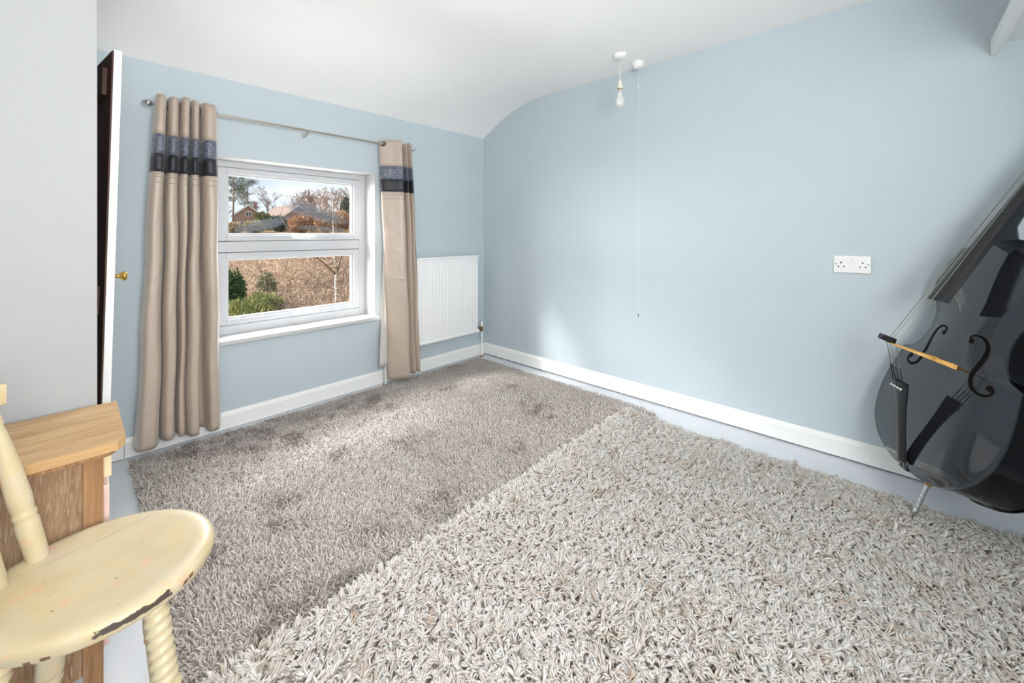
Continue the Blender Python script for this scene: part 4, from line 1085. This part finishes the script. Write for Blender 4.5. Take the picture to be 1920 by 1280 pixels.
limb([(0.03, 0, 2.25), (-0.5, 0.2, 2.85), (-1.2, 0.4, 3.45), (-1.9, 0.5, 4.3), (-2.4, 0.6, 5.2)], [0.05, 0.042, 0.035, 0.024, 0.012], 14, 1)
limb([(0.05, 0, 2.35), (0.25, 0.1, 2.9), (0.42, 0.1, 3.5), (0.75, 0.1, 4.6), (1.0, 0.1, 5.6)], [0.055, 0.048, 0.04, 0.03, 0.012], 12, 2)
limb([(0.0, 0, 1.5), (-0.5, 0.1, 1.75), (-1.1, 0.2, 2.3)], [0.02, 0.016, 0.008], 10, 3)
limb([(0.04, 0, 2.2), (0.5, -0.1, 2.55), (1.1, -0.1, 2.7)], [0.025, 0.02, 0.01], 9, 4)
limb([(-0.03, 0.1, 3.3), (0.1, 0.1, 4.2), (0.05, 0.2, 5.3)], [0.03, 0.022, 0.01], 9, 5)
tag(bt, 'young silver birch with white trunk and forked bare branches in the scrub', 'tree')
sap = [tree_mesh(3.4, 0.9, 3, 50 + k, 0.035, minr=0.010, nch=(2, 3), first=0.15, wig=0.25) for k in range(2)]
for k, (px, y) in enumerate(((585, 27), (556, 31), (604, 33), (640, 29), (530, 36))):
    o = link('sapling', sap[k % 2], M_TWIG2, None); o.location = at_px(px, y); o.rotation_euler = (0, 0, k * 1.9); s_ = 0.85 + 0.12 * k; o.scale = (s_, s_, s_)
    tag(o, 'thin bare brown sapling growing up through the brambles', 'sapling', 'saplings in the scrub')

# distant trees on the ridge
wide = [tree_mesh(13.5, 0.85, 5, 70 + k, 0.34, minr=0.030, nch=(3, 4), first=0.28) for k in range(3)]
def stand(o, px, y, ytop):      # scale a tree so that its crown reaches as high as the photograph shows at that distance
    x_, y_, z_ = at_px(px, y); d = x_ * math.cos(YAW) + y_ * math.sin(YAW)
    h_ = CAMZ + (HZ - ytop) / FPX * d - z_; k_ = h_ / max(v.co.z for v in o.data.vertices)
    o.location = (x_, y_, z_); o.scale = (k_, k_, k_)
for k, (px, y, yt) in enumerate(((558, 132, 366), (575, 172, 352), (590, 118, 354), (604, 152, 348), (620, 190, 350), (634, 130, 352), (650, 165, 350), (666, 118, 356), (567, 205, 358), (582, 140, 360), (598, 210, 350), (612, 128, 356), (627, 160, 352), (643, 205, 352), (658, 140, 354), (385, 150, 350), (352, 128, 354), (322, 165, 350), (290, 135, 352), (690, 150, 350), (722, 128, 354), (756, 160, 350))):
    o = link('bare_tree', wide[k % 3], M_TWIG if k % 2 else M_TWIG2, None); o.rotation_euler = (0, 0, 1.3 * k); stand(o, px, y, yt)
    tag(o, 'large bare winter tree in the dense row on the ridge', 'tree', 'bare trees in the row on the ridge')
lone = tree_mesh(13.0, 0.75, 5, 91, 0.28, minr=0.028, nch=(3, 4), first=0.35)
o = link('bare_tree', lone, M_TWIG, None); stand(o, 503, 124, 346); tag(o, 'tall bare winter tree standing alone beside the brick house', 'tree')
o = link('bare_tree', tree_mesh(11.0, 0.8, 5, 95, 0.22, minr=0.028, nch=(3, 4)), M_TWIG, None); stand(o, 417, 98, 352); tag(o, 'bare winter tree in front of the tall pine by the brick house', 'tree')
def pine(label, px, y, h, seed, bare):
    x_, y_, z_ = at_px(px, y); o = empty('pine_tree', (x_, y_, z_)); rs = random.Random(seed)
    MB().tube([(0, 0, -0.3), (0.2, 0, h * 0.5), (0.1, 0.1, h)], [0.20, 0.15, 0.05], 8).build('trunk', M_BARK, o, True)
    pts = []; mbb = MB()
    for k in range(20):
        zz = h * (bare + (1 - bare) * (k / 19)); az = rs.random() * 6.28; L_ = h * rs.uniform(0.12, 0.27) * (1.15 - 0.6 * k / 19)
        e = Vector((math.cos(az) * L_, math.sin(az) * L_, zz + rs.uniform(0.1, 0.9)))
        mbb.tube([(0.15, 0, zz - 0.3), tuple(Vector((0.15, 0, zz)).lerp(e, 0.6)), tuple(e)], [0.10, 0.07, 0.03], 4, False)
        for c in range(4):
            q = Vector((0.15, 0, zz)).lerp(e, 0.55 + 0.15 * c)
            pts.append((q.x + rs.gauss(0, 0.3), q.y + rs.gauss(0, 0.3), q.z + 0.2))
    mbb.build('branches', M_BARK, o)
    P_ = np.repeat(np.array(pts), 26, 0); n_ = len(P_)
    P_ = P_ + RNG.normal(0, 1, (n_, 3)) * np.array([0.65, 0.65, 0.22])
    d0 = unit(RNG.normal(0, 1, (n_, 3)) + np.array([0, 0, 0.5]))
    V, T_, tn = ribbons(P_, d0, d0, 0.5 + 0.3 * RNG.random(n_), np.full(n_, 0.09), np.clip(RNG.normal(0.5, 0.25, n_), 0, 1))
    f = link('foliage', fast_mesh('foliage', V, T_, tn), tone_mat('hazed_pine_needles', [(0.0, (84, 96, 88)), (0.5, (116, 128, 116)), (1.0, (150, 158, 142))]), o); f['kind'] = 'stuff'  # needle colours greyed to imitate distance haze
    tag(o, label, 'tree')
pine('tallest dark pine with a long bare trunk beside the brick house', 436, 104, 14.0, 4, 0.45)
pine('shorter bushy dark pine standing behind the brick house', 463, 128, 12.5, 6, 0.35)
bush('dark conical evergreen at the end of the bare tree row', 650, 112, 3.4, 8.4, [(0.0, (80, 82, 80)), (0.5, (106, 110, 104)), (1.0, (136, 138, 126))], 4500, (0.7, 0.2))  # far evergreen colours greyed, haze put into the leaves
bush('rounded olive evergreen shrub between the house and the lone bare tree', 492, 103, 3.0, 4.0, [(0.0, (96, 104, 80)), (0.5, (132, 138, 104)), (1.0, (172, 172, 130))], 4500, (0.5, 0.2))
bush('dark green clipped hedge shrub beside the low brick house', 521, 97, 2.8, 3.2, [(0.0, (76, 90, 88)), (0.5, (104, 118, 114)), (1.0, (136, 146, 138))], 3500, (0.5, 0.2))
for k, (px, y, w_, h_) in enumerate(((560, 90, 3.8, 3.4), (586, 100, 5.6, 4.6), (612, 90, 4.4, 4.4), (638, 99, 5.6, 4.6))):
    bush('russet leaved shrub in the hedge below the bare tree row', px, y, w_, h_, [(0.0, (136, 108, 90)), (0.5, (182, 150, 124)), (1.0, (212, 180, 146))], 3500, (0.5, 0.16), 'beech_shrub', 'russet shrubs below the bare trees')

bush('pale straw coloured low shrub in front of the gabled brick house', 476, 92, 3.8, 2.2, [(0.0, (132, 128, 104)), (0.5, (176, 168, 140)), (1.0, (208, 198, 168))], 3000, (0.45, 0.16), 'pale_shrub')
bush('low straw coloured shrub below the tall pine', 437, 90, 3.2, 2.0, [(0.0, (140, 130, 106)), (0.5, (182, 170, 142)), (1.0, (212, 200, 170))], 2600, (0.45, 0.16), 'pale_shrub')
# houses on the far side of the field
M_BRICK = plain('hazed_red_brick', (168, 140, 132), 0.9, var=0.15, scale=2)  # brick paled to put distance haze into the colour
M_TILE = plain('brown_roof_tile', (124, 108, 102), 0.9, var=0.15, scale=1.5)
M_RENDER = plain('white_board_paint', (226, 224, 220), 0.6)
M_PANE = plain('dark_house_glass', (70, 78, 88), 0.15)
def house(label, px, y, w_, dpt, eave, ridge, rot, nwin):
    x_, y_, z_ = at_px(px, y); o = empty('house', (x_, y_, z_ - 0.3), rot)
    MB().prism([(-w_ / 2, 0), (w_ / 2, 0), (w_ / 2, eave), (0, ridge), (-w_ / 2, eave)], -dpt / 2, dpt / 2, 'y').build('wall', M_BRICK, o)
    for s_ in (-1, 1):
        sl = Vector((w_ / 2 + 0.4, 0, -(ridge - eave) * (w_ / 2 + 0.4) / (w_ / 2)))
        MB().prism([(0, ridge + 0.05), (s_ * sl.x, ridge + sl.z + 0.05), (s_ * sl.x, ridge + sl.z + 0.27), (0, ridge + 0.3)], -dpt / 2 - 0.35, dpt / 2 + 0.35, 'y').build('roof_slope', M_TILE, o)
        MB().prism([(0, ridge - 0.1), (s_ * sl.x, ridge + sl.z - 0.1), (s_ * sl.x, ridge + sl.z + 0.22), (0, ridge + 0.28)], -dpt / 2 - 0.42, -dpt / 2 - 0.36, 'y').build('barge_board', M_RENDER, o)
    for (wx, wz, ww, wh) in nwin:
        f = MB(); rect_frame(f, wx - ww / 2, wx + ww / 2, wz, wz + wh, 0.12, 0.12, 0.12, 0.12, -dpt / 2 - 0.08, -dpt / 2 + 0.02, 0)
        f.box((wx - 0.05, -dpt / 2 - 0.07, wz + 0.1), (wx + 0.05, -dpt / 2, wz + wh - 0.1))
        f = f.build('window', M_RENDER, o)
        MB().box((wx - ww / 2 + 0.1, -dpt / 2 - 0.03, wz + 0.1), (wx + ww / 2 - 0.1, -dpt / 2 + 0.01, wz + wh - 0.1)).build('pane', M_PANE, f)
    MB().box((w_ * 0.2, dpt * 0.1, ridge - 1.2), (w_ * 0.2 + 0.8, dpt * 0.1 + 0.6, ridge + 1.1)).build('chimney', M_BRICK, o)
    tag(o, label, 'house')
house('red brick house with a white edged gable near the tall pine', 464, 110, 5.8, 7.0, 3.4, 5.7, -0.2, [(0, 3.3, 1.1, 1.1), (-1.5, 0.9, 1.2, 1.3), (1.5, 0.9, 1.2, 1.3)])
house('low brick house with white windows half hidden behind russet shrubs', 540, 112, 9.0, 8.0, 3.0, 6.0, 0.25, [(-2.6, 1.1, 1.3, 1.5), (0.0, 1.1, 1.3, 1.5), (2.6, 1.1, 1.3, 1.5)])
